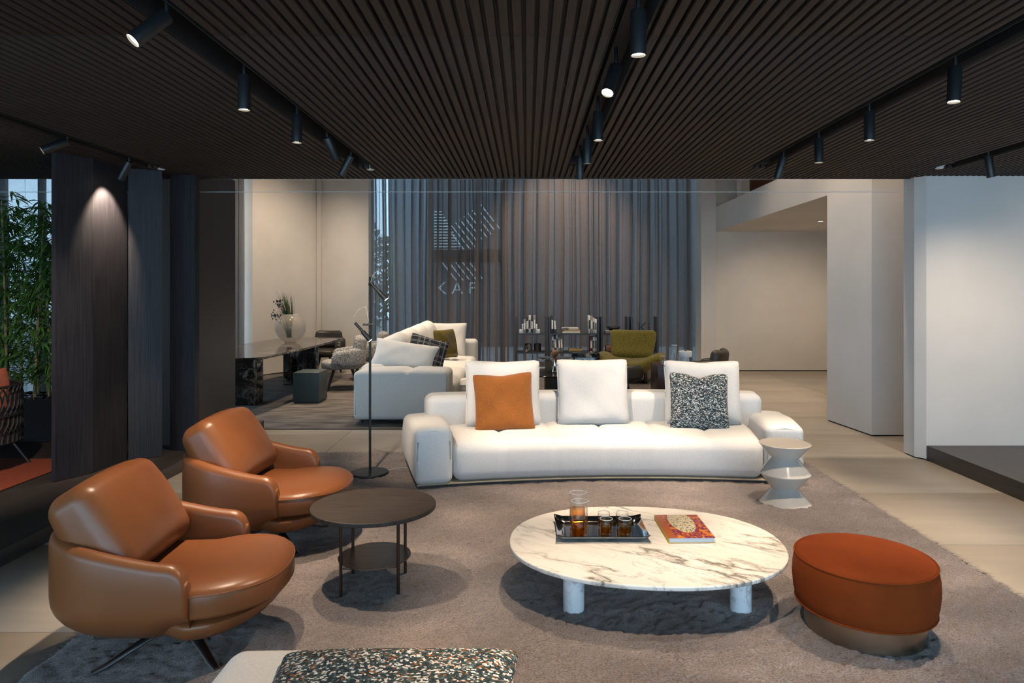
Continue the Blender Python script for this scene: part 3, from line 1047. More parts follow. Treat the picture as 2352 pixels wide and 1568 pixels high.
solo(MB().rbox(-2.45, 2.45, -2.6, 2.6, 0, 0.012, 0.006, seg=1), 'flat_rug', M_RUGDARK, 'streaky dark grey-brown rug under the dining table and cream sofa', 'rug', (-2.95, 10.45, 0.001))
solo(MB().rbox(-1.3, 1.3, -2.2, 2.2, 0, 0.012, 0.006, seg=1), 'flat_rug', M_RUGBACK, 'brown-grey rug beneath the olive lounge chair', 'rug', (1.0, 10.9, 0.001))
solo(MB().rbox(-1.3, 1.3, -1.05, 1.05, 0, 0.010, 0.005, seg=1), 'flat_rug', M_REDRUG, 'brick-red flat rug on the dark platform', 'rug', (-5.23, 5.01, 0.101))

# ------------------------------------------------------------------ white curved sofa
SCX, SCY, SR = 0.91, -1.18, 6.80
sofa = thing('curved_sofa', 'long white curved sofa with low back and block arms behind the coffee table', 'sofa', (0.66, 6.1, RZ))


def pol(p):
    """p.x = arc angle in degrees, p.y = depth from the front, p.z = height"""
    a = radians(p.x)
    r = SR + p.y
    return Vector((SCX + r * sin(a), SCY + r * cos(a), p.z))


def degs(mb):
    """x given in metres along the front -> degrees"""
    return mb.map(lambda p: Vector((math.degrees(p.x / SR), p.y, p.z)))


def arc(d):
    return radians(d) * SR


A0, A1 = arc(-15.3), arc(11.2)
AW = 0.30
# arms
for a0, a1 in ((A0, A0 + AW), (A1 - AW, A1)):
    mb = MB().rbox(a0, a1, 0.0, 1.02, 0.055, 0.50, 0.055, (3, 8, 4), 4)
    mid = (a0 + a1) / 2

    def puff(p, mid=mid):
        u = (p.x - mid) / (AW / 2)
        t = (p.z - 0.055) / 0.445
        z = p.z + 0.012 * (1 - u * u) * sstep(0.6, 1, t) - 0.05 * sstep(0.35, 1.0, p.y) * t
        return Vector((mid + (p.x - mid) * (1 + 0.10 * sin(pi * t) * sstep(0, 0.25, p.y)), p.y - 0.012 * (1 - u * u) * sin(pi * t) * (1 - sstep(0, .3, p.y)), z))
    mb.map(puff)
    degs(mb).map(pol)
    arm = mb.build('arm', M_WHITEFAB, sofa, world=True, smooth=80)
    # piped seam on the arm front
    lp = []
    for (x, z) in [(a0 + .05, .10), (a0 + .02, .25), (a0 + .025, .40), (a0 + .06, .470), (mid, .487), (a1 - .06, .470), (a1 - .025, .40), (a1 - .02, .25), (a1 - .05, .10)]:
        lp.append(pol(Vector((math.degrees(x / SR), 0.006, z))))
    MB().tube([p - Vector(sofa.location) for p in lp], 0.005, 6).build('seam', M_PIPE, arm)
# seat
s0, s1 = A0 + AW + 0.004, A1 - AW - 0.004
seams = [s0 + (s1 - s0) * i / 6 for i in range(1, 6)]
mb = MB().rbox(s0, s1, 0.02, 0.98, 0.055, 0.365, 0.085, (72, 18, 6), 5)


def seatpuff(p):
    t = sstep(0.2, 0.36, p.z)
    fr = 1 - sstep(0.02, 0.14, p.y)
    g = max(exp(-((p.x - s) / 0.022) ** 2) for s in seams)
    cr = (1 - ((p.y - 0.45) / 0.5) ** 2)
    z = p.z + t * (0.024 * cr - 0.020 * g * (0.3 + cr))
    bul = 0.012 * sin(pi * min(1, max(0, (p.z - .055) / .31)))
    return Vector((p.x, p.y - fr * (bul - 0.007 * g), z))


mb.map(seatpuff)
degs(mb).map(pol)
seat = mb.build('seat', M_WHITEFAB, sofa, world=True, smooth=80)
# back rail
b0, b1 = arc(-13.9), arc(9.55)
mb = MB().rbox(b0, b1, 0.76, 1.06, 0.30, 0.645, 0.075, (40, 5, 5), 4)
degs(mb).map(pol)
mb.build('backrest', M_WHITEFAB, sofa, world=True, smooth=80)
# plinth strip and legs
mb = MB().rbox(A0 + .02, A1 - .02, 0.035, 1.0, 0.043, 0.057, 0.004, (40, 1, 1), 1)
degs(mb).map(pol)
mb.build('base_strip', mat('pale_oak_strip', (0.42, 0.33, 0.22), 0.5), sofa, world=True)
for a in (-13.0, -2.2, 8.9):
    for d in (0.07, 0.92):
        c = pol(Vector((a, d, 0)))
        MB().lathe([(0.008, RZ - 0.01), (0.008, 0.045)], 10, (c.x, c.y, 0)).build('leg', M_STEEL, sofa, world=True)


def on_sofa(deg, depth, z):
    return pol(Vector((deg, depth, z)))


def place(deg, depth, z, lean, yaw=0.0, roll=0.0):
    return on_sofa(deg, depth, z), (radians(lean), radians(roll), -radians(deg) + radians(yaw))


# each leans back against the rail: rotation about its own x axis
def sofa_cushion(name, label, m, deg, depth, zc, lean, yaw, roll, w, h, t, **kw):
    loc = on_sofa(deg, depth, zc)
    e = (Matrix.Rotation(-radians(deg) + radians(yaw), 4, 'Z') @ Matrix.Rotation(-radians(lean), 4, 'X') @ Matrix.Rotation(radians(roll), 4, 'Y')).to_euler()
    return cushion(name, label, m, w, h, t, loc, e, **kw)


GB = 'large white back cushions of the curved sofa'
sofa_cushion('back_cushion', 'large white piped back cushion behind the orange pillow', M_WHITEFAB, -8.70, 0.68, 0.662, 13, -2, 0.5, 0.68, 0.60, 0.19, pipe=M_PIPE, p=7, q=0.5, pinch=0.035, dent=0.008, seed=1, group=GB)
sofa_cushion('back_cushion', 'large plain white back cushion in the middle of the sofa', M_WHITEFAB, -2.35, 0.68, 0.665, 13, 0, 0, 0.655, 0.60, 0.19, pipe=M_PIPE, p=7, q=0.5, pinch=0.03, dent=0.004, seed=2, group=GB)
sofa_cushion('back_cushion', 'large white back cushion behind the tweed pillow', M_WHITEFAB, 5.35, 0.68, 0.660, 13, 1, 0, 0.685, 0.59, 0.19, pipe=M_PIPE, p=7, q=0.5, pinch=0.035, dent=0.012, seed=3, group=GB)
sofa_cushion('throw_pillow', 'burnt orange square pillow on the white sofa', M_ORANGE, -8.80, 0.50, 0.615, 15, -3, -2.5, 0.535, 0.515, 0.15, p=5, q=0.6, pinch=0.06, dent=0.012, seed=4, lump=0.009)
sofa_cushion('throw_pillow', 'black and white tweed square pillow on the white sofa', M_TWEED, 4.90, 0.50, 0.612, 15, 2, 1.5, 0.525, 0.51, 0.15, p=5, q=0.6, pinch=0.05, dent=0.035, seed=5, lump=0.009)

# ------------------------------------------------------------------ tan leather swivel armchairs
def tub_shell(xf, xb, hw, cx, h0, h1, th, zb_, zc, inset, nb=26, arm_n=9, front_r=0.10, sq=1.0):
    """open tub: arms + back in one wrapped wall. front at x=xf, back at xb, faces +x"""
    st = []
    ds = [0.0, 0.004, 0.012, 0.025, 0.042, 0.062, 0.085]
    ds = ds + [0.085 + (xf - cx - 0.085) * i / arm_n for i in range(1, arm_n)]
    for d in ds:
        st.append((xf - d, -hw))
    for i in range(nb + 1):
        a = -pi / 2 + pi * i / nb
        c, s = cos(a), sin(a)
        st.append((cx - (cx - xb) * abs(c) ** sq, hw * math.copysign(abs(s) ** sq, s)))
    for d in reversed(ds):
        st.append((xf - d, hw))
    rows = []
    n = len(st)
    for i, (x, y) in enumerate(st):
        a = st[max(0, i - 1)]
        b = st[min(n - 1, i + 1)]
        tx, ty = b[0] - a[0], b[1] - a[1]
        l = sqrt(tx * tx + ty * ty)
        nx, ny = ty / l, -tx / l
        if nx * (x - 0.0) + ny * y < 0:
            nx, ny = -nx, -ny
        h = h0 + (h1 - h0) * sstep(0, 1, (xf - x) / (xf - xb))
        d = xf - x
        k = 1.0
        if d < front_r:
            h -= front_r - sqrt(max(0, front_r ** 2 - (front_r - d) ** 2))
        rows.append((x, y, nx, ny, h))
    # rounded front ends
    def ring(x, y, nx, ny, h, k, fx=0.0):
        r = th / 2
        zb = zb_ + 0.075 * (1 - sstep(0.0, 0.22, xf - x))
        pr = []
        for q in range(7):
            t = q / 6
            pr.append((r - inset * (1 - t) ** 2.2, zb + (zc - zb) * t))
        pr.append((r, (zc + h - r) / 2))
        for q in range(7):
            a = pi * q / 6
            pr.append((r * cos(a), h - r + r * sin(a)))
        pr.append((-r, (zc + h - r) / 2))
        pr.append((-r, zc))
        pr.append((-r - inset * 0.45, zb + (zc - zb) * 0.45))
        return [(x + fx + nx * (o * k), y + ny * (o * k), z) for o, z in pr]
    rs = []
    x, y, nx, ny, h = rows[0]
    for t in (1.0, 0.85, 0.5):
        k = sqrt(1 - t * t * 0.98)
        rs.append(ring(x, y, nx, ny, h - 0.0 * t, max(0.15, k), th / 2 * t * 0.28))
    for r_ in rows:
        rs.append(ring(*r_, 1.0))
    x, y, nx, ny, h = rows[-1]
    for t in (0.5, 0.85, 1.0):
        k = sqrt(1 - t * t * 0.98)
        rs.append(ring(x, y, nx, ny, h, max(0.15, k), th / 2 * t * 0.28))
    return MB().rings(rs)


def dee(xb, xw, tip, hwb, hw, n=18, pw=2.3):
    """seat plan: narrow between the arms, full width in front of them, rounded nose"""
    pts = []
    for i in range(n + 1):
        a = pi / 2 - pi * i / n
        c, s = cos(a), sin(a)
        pts.append((xw + (tip - xw) * abs(c) ** (2 / pw), hw * math.copysign(abs(s) ** (2 / pw), s)))
    pts += [(xw - 0.03, -hw * 0.99), (xw - 0.09, -(hw + hwb) / 2), (xw - 0.15, -hwb), (xw - 0.24, -hwb), (xb + 0.12, -hwb), (xb + 0.03, -hwb * 0.85), (xb, -hwb * 0.4),
            (xb, hwb * 0.4), (xb + 0.03, hwb * 0.85), (xb + 0.12, hwb), (xw - 0.24, hwb), (xw - 0.15, hwb), (xw - 0.09, (hw + hwb) / 2), (xw - 0.03, hw * 0.99)]
    return pts


def loft_plan(pts, prof, ox=0.0):
    """prof: (scale, z) rings around the plan"""
    return [[(ox + (x - ox) * s, y * s, z) for x, y in pts] for s, z in prof]


def leather_chair(label, loc, rz, sc_=0.915):
    t = thing('leather_armchair', label, 'armchair', loc, rz, 'tan leather swivel armchairs')
    tub_shell(0.185, -0.515, 0.385, -0.15, 0.545, 0.655, 0.085, 0.140, 0.36, 0.20, sq=0.85, front_r=0.075).build('shell', M_LEATHER, t, smooth=70)
    base = dee(-0.40, 0.19, 0.50, 0.30, 0.375)

    def bowl(z0, z1):
        rs = []
        for i in range(9):
            a = pi / 2 * (i + 0.6) / 8.6
            s = sin(a) ** 0.55
            z = z0 + (z1 - z0) * (1 - cos(a)) ** 0.9
            rs.append([(0.02 + (x - 0.02) * s, y * s, z + 0.035 * sstep(0.1, 0.5, x * s)) for x, y in base])
        return rs
    rs = bowl(0.118, 0.245)
    rs.append([(0.02 + (x - 0.02) * 0.96, y * 0.96, 0.255 + 0.03 * sstep(0.1, 0.5, x)) for x, y in base])
    MB().rings(rs).build('seat_base', M_LEATHER, t, smooth=70)
    cu = dee(-0.42, 0.205, 0.535, 0.325, 0.385)
    prof = [(0.90, 0.275), (0.975, 0.280), (1.0, 0.297), (1.0, 0.385), (0.985, 0.400), (0.93, 0.414), (0.80, 0.426), (0.6, 0.434), (0.35, 0.438), (0.1, 0.440)]
    rs = [[(0.05 + (x - 0.05) * s, y * s, z + 0.018 * sstep(0.0, 0.5, x * s) - 0.012 * sstep(0.38, 0.55, x * s)) for x, y in cu] for s, z in prof]
    sc = MB().rings(rs).build('seat_cushion', M_LEATHER, t, smooth=70)
    MB().tube([(x * 1.002, y * 1.004, 0.389 + 0.018 * sstep(0.0, 0.5, x) - 0.012 * sstep(0.38, 0.55, x)) for x, y in cu], 0.0035, 6, closed=True).build('seam', M_LEATHER, sc)
    # loose back cushion
    mb = MB().rbox(-0.11, 0.11, -0.335, 0.335, -0.245, 0.245, 0.075, (3, 10, 8), 5)

    def pf(p):
        u, v = p.y / 0.335, p.z / 0.245
        e = (1 - min(1, abs(u)) ** 2.5) * (1 - min(1, abs(v)) ** 2.5)
        s = 1 if p.x > 0 else -1
        x = p.x + s * 0.055 * e
        z = p.z + 0.020 * (1 - u * u) * max(0, v)
        y = p.y * (1 + 0.02 * (1 - v * v) - 0.02 * max(0, v))
        x += 0.004 * sin(9 * u + 3 * v) * e
        return Vector((x, y, z))
    mb.map(pf)
    M_ = Matrix.Translation(Vector((-0.285, 0, 0.632))) @ Matrix.Rotation(-radians(32), 4, 'Y')
    mb.xf(M_)
    bc = mb.build('back_cushion', M_LEATHER, t, smooth=80)
    lp = []
    for i in range(48):
        a = 2 * pi * i / 48
        c, s = cos(a), sin(a)
        y = 0.325 * math.copysign(abs(c) ** 0.42, c)
        z = 0.240 * math.copysign(abs(s) ** 0.42, s)
        q = pf(Vector((0.068, y, z)))
        lp.append(M_ @ q)
    MB().tube(lp, 0.0028, 6, closed=True).build('seam', M_LEATHER, bc)
    t.scale = (sc_, sc_, sc_)
    # swivel base
    bs = MB().lathe([(0.05, 0.080), (0.052, 0.12), (0.075, 0.135), (0.075, 0.150)], 24)
    hub = bs.build('hub', M_STEEL, t)
    for k in range(4):
        a = radians(45 + 90 * k)
        d = Vector((cos(a), sin(a), 0))
        pts = [d * 0.02 + Vector((0, 0, 0.105)), d * 0.08 + Vector((0, 0, 0.103)), d * 0.15 + Vector((0, 0, 0.088)), d * 0.25 + Vector((0, 0, 0.056)), d * 0.35 + Vector((0, 0, 0.022)), d * 0.405 + Vector((0, 0, 0.012))]
        MB().tube(pts, [0.034, 0.033, 0.029, 0.025, 0.021, 0.017], 12, flat=0.5).build('leg', M_STEEL, t)
    return t


leather_chair('tan leather swivel armchair nearest the viewer', (-1.55, 3.07, RZ), radians(3), 0.885)
leather_chair('tan leather swivel armchair behind the first, beside the side table', (-1.615, 4.33, RZ), radians(-2))

# ------------------------------------------------------------------ round side table
t = thing('side_table', 'round dark oak side table with thin bronze legs and lower shelf', 'side table', (-0.825, 3.67, RZ))
MB().prism(supell(0.332, 0.312, 2.0, 72), 0.412, 0.434, 0.004).build('top', M_TABLEWOOD, t, smooth=18)
for x, y in ((-0.135, -0.155), (0.155, -0.125), (0.145, 0.135), (-0.145, 0.13)):
    MB().tube([(x, y, -0.004), (x, y, 0.412)], 0.0085, 12).build('leg', M_BRONZE, t)
MB().lathe([(0.192, 0.156), (0.192, 0.161)], 56, (0.005, 0, 0)).build('shelf', M_BRONZEPLATE, t)

for a, b in (((-0.135, -0.155), (0.155, -0.125)), ((0.145, 0.135), (-0.145, 0.13))):
    MB().tube([(a[0], a[1], 0.148), (b[0], b[1], 0.148)], 0.005, 8).build("brace", M_BRONZE, t)


# ------------------------------------------------------------------ floor lamp
t = thing('floor_lamp', 'slim black floor lamp with two adjustable spot heads', 'floor lamp', (-1.357, 5.88, RZ))
MB().lathe([(0.150, 0), (0.158, 0.002), (0.160, 0.006), (0.160, 0.020), (0.157, 0.024)], 56).build('base', M_BLACK, t)
MB().tube([(0.003, 0, 0.02), (0.003, 0, 1.70)], 0.0105, 16).build('pole', M_BLACK, t)


def lamp_head(p0, p1, p2):
    p0, p1, p2 = Vector(p0), Vector(p1), Vector(p2)
    d = (p2 - p0).normalized()
    m = p0 + (p2 - p0) * 0.5
    h = MB().tube([p0, m], 0.0125, 16).tube([m, p2], 0.0195, 20).build('spot_head', M_BLACK, t)
    lens = MB()
    q = d.to_track_quat('-Z', 'Y').to_matrix().to_4x4()
    lens.lathe([(0.0165, -0.001), (0.0005, -0.002)], 20, cap0=False)
    lens.xf(Matrix.Translation(p2) @ q).build('lens', M_BULB, h)
    ld = bpy.data.lights.new('lamp_beam', 'SPOT')
    ld.energy = 9
    ld.color = WARM
    ld.spot_size = radians(70)
    ld.spot_blend = 0.7
    ld.shadow_soft_size = 0.015
    lo = bpy.data.objects.new('lamp_beam', ld)
    COL.objects.link(lo)
    lo.parent = t
    lo.matrix_local = Matrix.Translation(p2 + d * 0.006) @ q


lamp_head((0.015, -0.02, 1.645), None or (0, 0, 0), (0.147, -0.03, 1.505))
lamp_head((-0.118, -0.03, 1.305), (0, 0, 0), (0.014, -0.04, 1.155))
MB().tube([(-0.005, 0, 1.635), (0.035, -0.015, 1.635)], 0.012, 10).build('bracket', M_BLACK, t)
MB().tube([(-0.055, -0.022, 1.290), (0.03, 0.0, 1.290)], 0.008, 10).build('bracket', M_BLACK, t)
M_WIRE = mat('clear_cable', (0.55, 0.55, 0.52), 0.25)
MB().tube([(0.012, -0.01, 1.655), (0.03, -0.01, 1.72), (0.07, -0.01, 1.755), (0.085, -0.005, 1.76), (0.05, 0, 1.735), (0.012, 0, 1.67)], 0.0018, 6).build('cable', M_WIRE, t)
MB().tube([(-0.118, -0.03, 1.305), (-0.13, -0.02, 1.36), (-0.09, -0.01, 1.415), (-0.05, 0, 1.445), (-0.03, 0.005, 1.43), (-0.02, 0.008, 1.36), (0.0, 0.005, 1.29)], 0.0018, 6).build('cable', M_WIRE, t)
MB().tube([(0.13, 0.08, 0.012), (0.2, 0.16, 0.012), (0.32, 0.17, 0.012), (0.45, 0.12, 0.012)], 0.003, 6).build('cable', M_WIRE, t)

# ------------------------------------------------------------------ marble coffee table
CTX, CTY, CTZ = 0.63, 3.66, 0.262
t = thing('coffee_table', 'low oval coffee table with white grey-veined marble top', 'coffee table', (CTX, CTY, RZ))
MB().prism(supell(0.725, 0.575, 2.2, 96, rot=radians(-5)), CTZ - RZ - 0.022, CTZ - RZ, 0.006).build('top', M_MARBLE, t, smooth=18)
for x, y in ((-0.40, -0.28), (0.43, -0.27), (0.36, 0.27), (-0.36, 0.27)):
    MB().lathe([(0.052, -0.004), (0.053, 0.0), (0.053, CTZ - RZ - 0.022)], 32, (x, y, 0)).build('leg', M_MARBLELEG, t)

# tray, a flared polished sheet with turned-up corners
t = thing('serving_tray', 'polished steel tray with upturned rim on the marble table', 'tray', (0.405, 3.785, CTZ))


def trayz(x, y):
    a, b = abs(x) / 0.245, abs(y) / 0.165
    return 0.003 + 0.030 * max(0, (max(a, b) - 0.80) / 0.20) ** 1.5 + 0.010 * max(0, a - .8) * max(0, b - .8) * 25


def trayfn(dz):
    def fn(u, v):
        x, y = (u - 0.5) * 0.49, (v - 0.5) * 0.33
        return (x * (1 + 0.03 * abs(2 * v - 1) ** 3), y * (1 + 0.05 * abs(2 * u - 1) ** 3), trayz(x, y) + dz)
    return fn


mb = MB().grid(trayfn(0.0015), 48, 32).grid(lambda u, v: trayfn(-0.0015)(1 - u, v), 48, 32)
mb.build('plate', M_CHROME, t, smooth=180)


def vessel(name, label, cat, x, y, r, h, liq, spout, group):
    t = thing(name, label, cat, (x, y, CTZ + 0.006), 0, group)
    w = 0.0022
    n = 36

    def ring(rad, z, sp):
        o = []
        for i in range(n):
            a = 2 * pi * i / n
            k = 1 + (0.30 * exp(-((a if a < pi else a - 2 * pi) / 0.22) ** 2) if sp else 0)
            o.append((rad * k * cos(a), rad * sin(a) * (1 if not sp else 1), z))
        return o
    rs = [ring(r, 0, 0), ring(r, h * 0.86, 0), ring(r, h * 0.94, 0), ring(r, h, spout), ring(r - w, h, spout), ring(r - w, h * 0.94, 0), ring(r - w, h * .86, 0), ring(r - w, 0.012, 0)]
    MB().rings(rs).build('glass', M_GLASS, t)
    if liq:
        MB().lathe([(r - w - 0.0006, 0.0125), (r - w - 0.0006, 0.012 + liq)], n).build('spirit', M_AMBER, t)
    MB().tube([((r - w / 2) * cos(2 * pi * i / n) * (1 + (0.30 * exp(-((2 * pi * i / n if i < n / 2 else 2 * pi * i / n - 2 * pi) / 0.22) ** 2) if spout else 0)),
                (r - w / 2) * sin(2 * pi * i / n), h) for i in range(n)], 0.0016, 6, closed=True).build('rim', M_GLASSEDGE, t)
    return t


vessel('carafe', 'tall glass carafe of amber spirit at the front of the tray', 'carafe', 0.285, 3.725, 0.045, 0.185, 0.085, True, 'glass carafes on the tray')
vessel('carafe', 'tall glass carafe standing behind the front carafe on the tray', 'carafe', 0.283, 3.845, 0.045, 0.195, 0.095, True, 'glass carafes on the tray')
GT = 'amber tumblers on the tray'
vessel('tumbler', 'short tumbler of amber spirit, front one beside the carafes', 'glass', 0.432, 3.735, 0.035, 0.085, 0.036, False, GT)
vessel('tumbler', 'short tumbler of amber spirit, front one nearest the book', 'glass', 0.535, 3.735, 0.035, 0.085, 0.036, False, GT)
vessel('tumbler', 'short tumbler of amber spirit, rear one beside the carafes', 'glass', 0.430, 3.835, 0.035, 0.085, 0.042, False, GT)
vessel('tumbler', 'short tumbler of amber spirit, rear one nearest the book', 'glass', 0.533, 3.835, 0.035, 0.085, 0.042, False, GT)

# art book
def cover_mat():
    m, nt, b = nodes_of('patterned_book_cover')
    mp = coords(nt, (1, 1, 1))
    v = N(nt, 'ShaderNodeTexVoronoi', Scale=34.0)
    L(nt, mp, 0, v, 'Vector')
    r1 = ramp(nt, [(0.0, (0.55, 0.16, 0.01)), (0.28, (0.40, 0.07, 0.015)), (0.42, (0.05, 0.02, 0.09)), (0.55, (0.30, 0.03, 0.05)), (0.7, (0.62, 0.20, 0.02))])
    L(nt, v, 'Distance', r1, 0)
    # plain brick-red margin at the left
    sx = N(nt, 'ShaderNodeSeparateXYZ')
    L(nt, mp, 0, sx, 0)
    br = N(nt, 'ShaderNodeTexBrick', Scale=60.0)
    br.inputs['Color1'].default_value = (0.42, 0.11, 0.02, 1)
    br.inputs['Color2'].default_value = (0.36, 0.08, 0.02, 1)
    br.inputs['Mortar'].default_value = (0.12, 0.05, 0.03, 1)
    L(nt, mp, 0, br, 'Vector')
    edge = N(nt, 'ShaderNodeMath', operation='LESS_THAN')
    L(nt, sx, 0, edge, 0)
    edge.inputs[1].default_value = -0.085
    m1 = N(nt, 'ShaderNodeMix', data_type='RGBA')
    L(nt, edge, 0, m1, 0)
    L(nt, r1, 0, m1, 6)
    L(nt, br, 0, m1, 7)
    # pale speckled drop-shaped motif
    gm = N(nt, 'ShaderNodeMapping')
    gm.inputs['Location'].default_value = (-0.0, -0.30, 0)
    gm.inputs['Scale'].default_value = (11.5, 4.6, 0.0)
    L(nt, mp, 0, gm, 'Vector')
    ln = N(nt, 'ShaderNodeVectorMath', operation='LENGTH')
    L(nt, gm, 0, ln, 0)
    inside = N(nt, 'ShaderNodeMath', operation='LESS_THAN')
    L(nt, ln, 'Value', inside, 0)
    inside.inputs[1].default_value = 0.80
    v2 = N(nt, 'ShaderNodeTexVoronoi', Scale=150.0)
    L(nt, mp, 0, v2, 'Vector')
    s2 = N(nt, 'ShaderNodeSeparateColor')
    L(nt, v2, 'Color', s2, 0)
    r2 = ramp(nt, [(0, (0.55, 0.50, 0.36)), (0.4, (0.55, 0.36, 0.06)), (0.6, (0.08, 0.07, 0.06)), (0.75, (0.62, 0.60, 0.52))], 'CONSTANT')
    L(nt, s2, 0, r2, 0)
    m2 = N(nt, 'ShaderNodeMix', data_type='RGBA')
    L(nt, inside, 0, m2, 0)
    L(nt, m1, 2, m2, 6)
    L(nt, r2, 0, m2, 7)
    L(nt, m2, 2, b, 'Base Color')
    b.inputs['Roughness'].default_value = 0.35
    return m


t = thing('art_book', 'thick art book with orange and purple patterned cover on the marble table', 'book', (0.872, 3.80, CTZ), radians(1))
M_YEL = mat('yellow_book_board', (0.55, 0.36, 0.05), 0.5)
MB().rbox(-0.128, 0.122, -0.185, 0.185, 0.0, 0.003, 0.001, seg=1).build('back_board', M_YEL, t)
MB().box(-0.122, 0.118, -0.181, 0.181, 0.003, 0.027).build('pages', M_PAPER, t)
MB().rbox(-0.128, 0.122, -0.185, 0.185, 0.027, 0.030, 0.001, seg=1).build('front_board', cover_mat(), t)
MB().rbox(-0.128, -0.124, -0.185, 0.185, 0.003, 0.027, 0.001, seg=1).build('spine', M_YEL, t)

# ------------------------------------------------------------------ zigzag stool
t = thing('zigzag_stool', 'glossy taupe zigzag stool of stacked cones beside the sofa', 'stool', (1.925, 5.10, RZ))
R1, R2 = 0.186, 0.096
zs = [0.0, 0.111, 0.222, 0.333, 0.443]
MB().lathe([(R1 - 0.004, 0), (R1, 0.003), (R2, zs[1] - 0.001), (R2, zs[1] + 0.001), (R1 - 0.001, zs[2] - 0.003), (R1 - 0.001, zs[2] + 0.003),
            (R2, zs[3] - 0.001), (R2, zs[3] + 0.001), (R1 - 0.001, zs[4] - 0.005), (R1, zs[4] - 0.002), (R1 - 0.003, zs[4]), (R1 - 0.012, zs[4] - 0.001)], 72).build('body', M_STOOL, t, smooth=30)
MB().lathe([(R1 - 0.013, zs[4] - 0.0012), (R1 - 0.014, zs[4] + 0.0006), (0.001, zs[4] + 0.0006)], 72).build('seat', M_STOOLTOP, t, smooth=30)

# ------------------------------------------------------------------ round ottoman
t = thing('ottoman', 'round rust-orange ottoman on a brushed metal plinth', 'ottoman', (1.58, 3.205, RZ))
MB().lathe([(0.255, -0.004), (0.262, 0.0), (0.262, 0.125)], 72).build('plinth', M_PLINTH, t)
MB().lathe([(0.27, 0.112), (0.292, 0.114), (0.300, 0.122), (0.310, 0.17), (0.315, 0.225), (0.313, 0.28), (0.303, 0.330), (0.296, 0.338), (0.285, 0.342), (0.22, 0.347), (0.10, 0.350), (0.005, 0.351)], 72).build('cushion', M_OTTO, t, smooth=60)
for z, r_ in ((0.333, 0.304), (0.120, 0.301)):
    MB().tube([(r_ * cos(2 * pi * i / 72), r_ * sin(2 * pi * i / 72), z) for i in range(72)], 0.0042, 8, closed=True).build('piping', M_OTTO, t)

# ------------------------------------------------------------------ cream seat at the bottom edge
t = thing('cream_lounge_seat', 'cream upholstered lounge seat at the bottom edge under the tweed pillow', 'sofa', (-0.50, 1.82, RZ))
mb = MB().rbox(-0.50, 0.44, -0.55, 0.50, 0.06, 0.385, 0.07, (12, 12, 4), 5)
mb.map(lambda p: Vector((p.x, p.y, p.z + 0.012 * max(0, 1 - (p.x / .5) ** 2) * max(0, 1 - (p.y / .55) ** 2) * sstep(.2, .38, p.z))))
mb.build('seat', M_CREAM, t, smooth=80)
MB().rbox(-0.50, 0.44, -0.85, -0.56, 0.06, 0.68, 0.08, (8, 3, 6), 4).build('backrest', M_CREAM, t, smooth=80)
for x in (-0.42, 0.36):
    for y in (-0.75, 0.4):
        MB().tube([(x, y, -0.004), (x, y, 0.07)], 0.014, 10).build('leg', M_STEEL, t)
c = cushion('throw_pillow', 'chunky speckled tweed pillow on the cream seat at the bottom edge', M_TWEED2, 0.76, 0.52, 0.11, (-0.40, 1.955, 0.416), (radians(-87), 0, radians(1)),
            p=4, q=0.5, pinch=0.06, seed=9, lump=0.008)

# ------------------------------------------------------------------ rear lounge: long cream sofa
RB = 0.012
t = thing('cream_sofa', 'long cream channelled sofa running away from the viewer', 'sofa', (-1.5, 10.2, RB))


def W_(mb, name, m, parent, **kw):
    return mb.build(name, m, parent, world=True, **kw)


mb = MB().rbox(-2.07, -0.935, 8.10, 8.62, 0.06, 0.64, 0.06, (14, 4, 6), 4)


def blockpuff(p):
    u = (p.x + 1.5) / 0.57
    g = exp(-((p.x + 1.42) / 0.03) ** 2)
    zt = sstep(.5, .63, p.z)
    return Vector((p.x, p.y - 0.015 * (1 - u * u) * sin(pi * (p.z - .06) / .58) * (1 if p.y < 8.3 else 0) + 0.008 * g * (1 if p.y < 8.3 else 0), p.z + zt * (0.015 * (1 - u * u) - 0.03 * g)))


mb.map(blockpuff)
arm = W_(mb, 'arm', M_CREAM, t, smooth=80)
MB().tube([Vector(p) - Vector(t.location) for p in [(-2.045, 8.108, 0.12), (-2.05, 8.105, 0.58), (-2.02, 8.115, 0.615), (-1.42, 8.108, 0.622), (-0.99, 8.115, 0.615), (-0.955, 8.105, 0.58), (-0.96, 8.108, 0.12)]], 0.005, 6).build('seam', M_PIPE, arm)
W_(MB().rbox(-1.40, -0.89, 12.10, 12.42, 0.06, 0.73, 0.07, (6, 4, 6), 4), 'arm', M_CREAM, t, smooth=80)
ys = [8.63, 9.5, 10.35, 11.2, 12.10]
for a, b in zip(ys, ys[1:]):
    mb = MB().rbox(-1.80, -0.90, a + 0.004, b - 0.004, 0.10, 0.44, 0.08, (10, 8, 3), 4)
    mb.map(lambda p, a=a, b=b: Vector((p.x, p.y, p.z + 0.05 * sstep(.3, .43, p.z) * (1 - (2 * (p.y - a) / (b - a) - 1) ** 2) * (1 - ((p.x + 1.35) / .46) ** 2))))
    W_(mb, 'seat', M_CREAM, t, smooth=80)
W_(MB().rbox(-2.12, -1.80, 8.62, 12.42, 0.06, 0.66, 0.08, (4, 16, 4), 4), 'backrest', M_CREAM, t, smooth=80)
for x in (-1.98, -1.0):
    for y in (8.2, 12.3):
        W_(MB().tube([(x, y, RB - .004), (x, y, 0.07)], 0.015, 8), 'leg', M_BLACK, t)
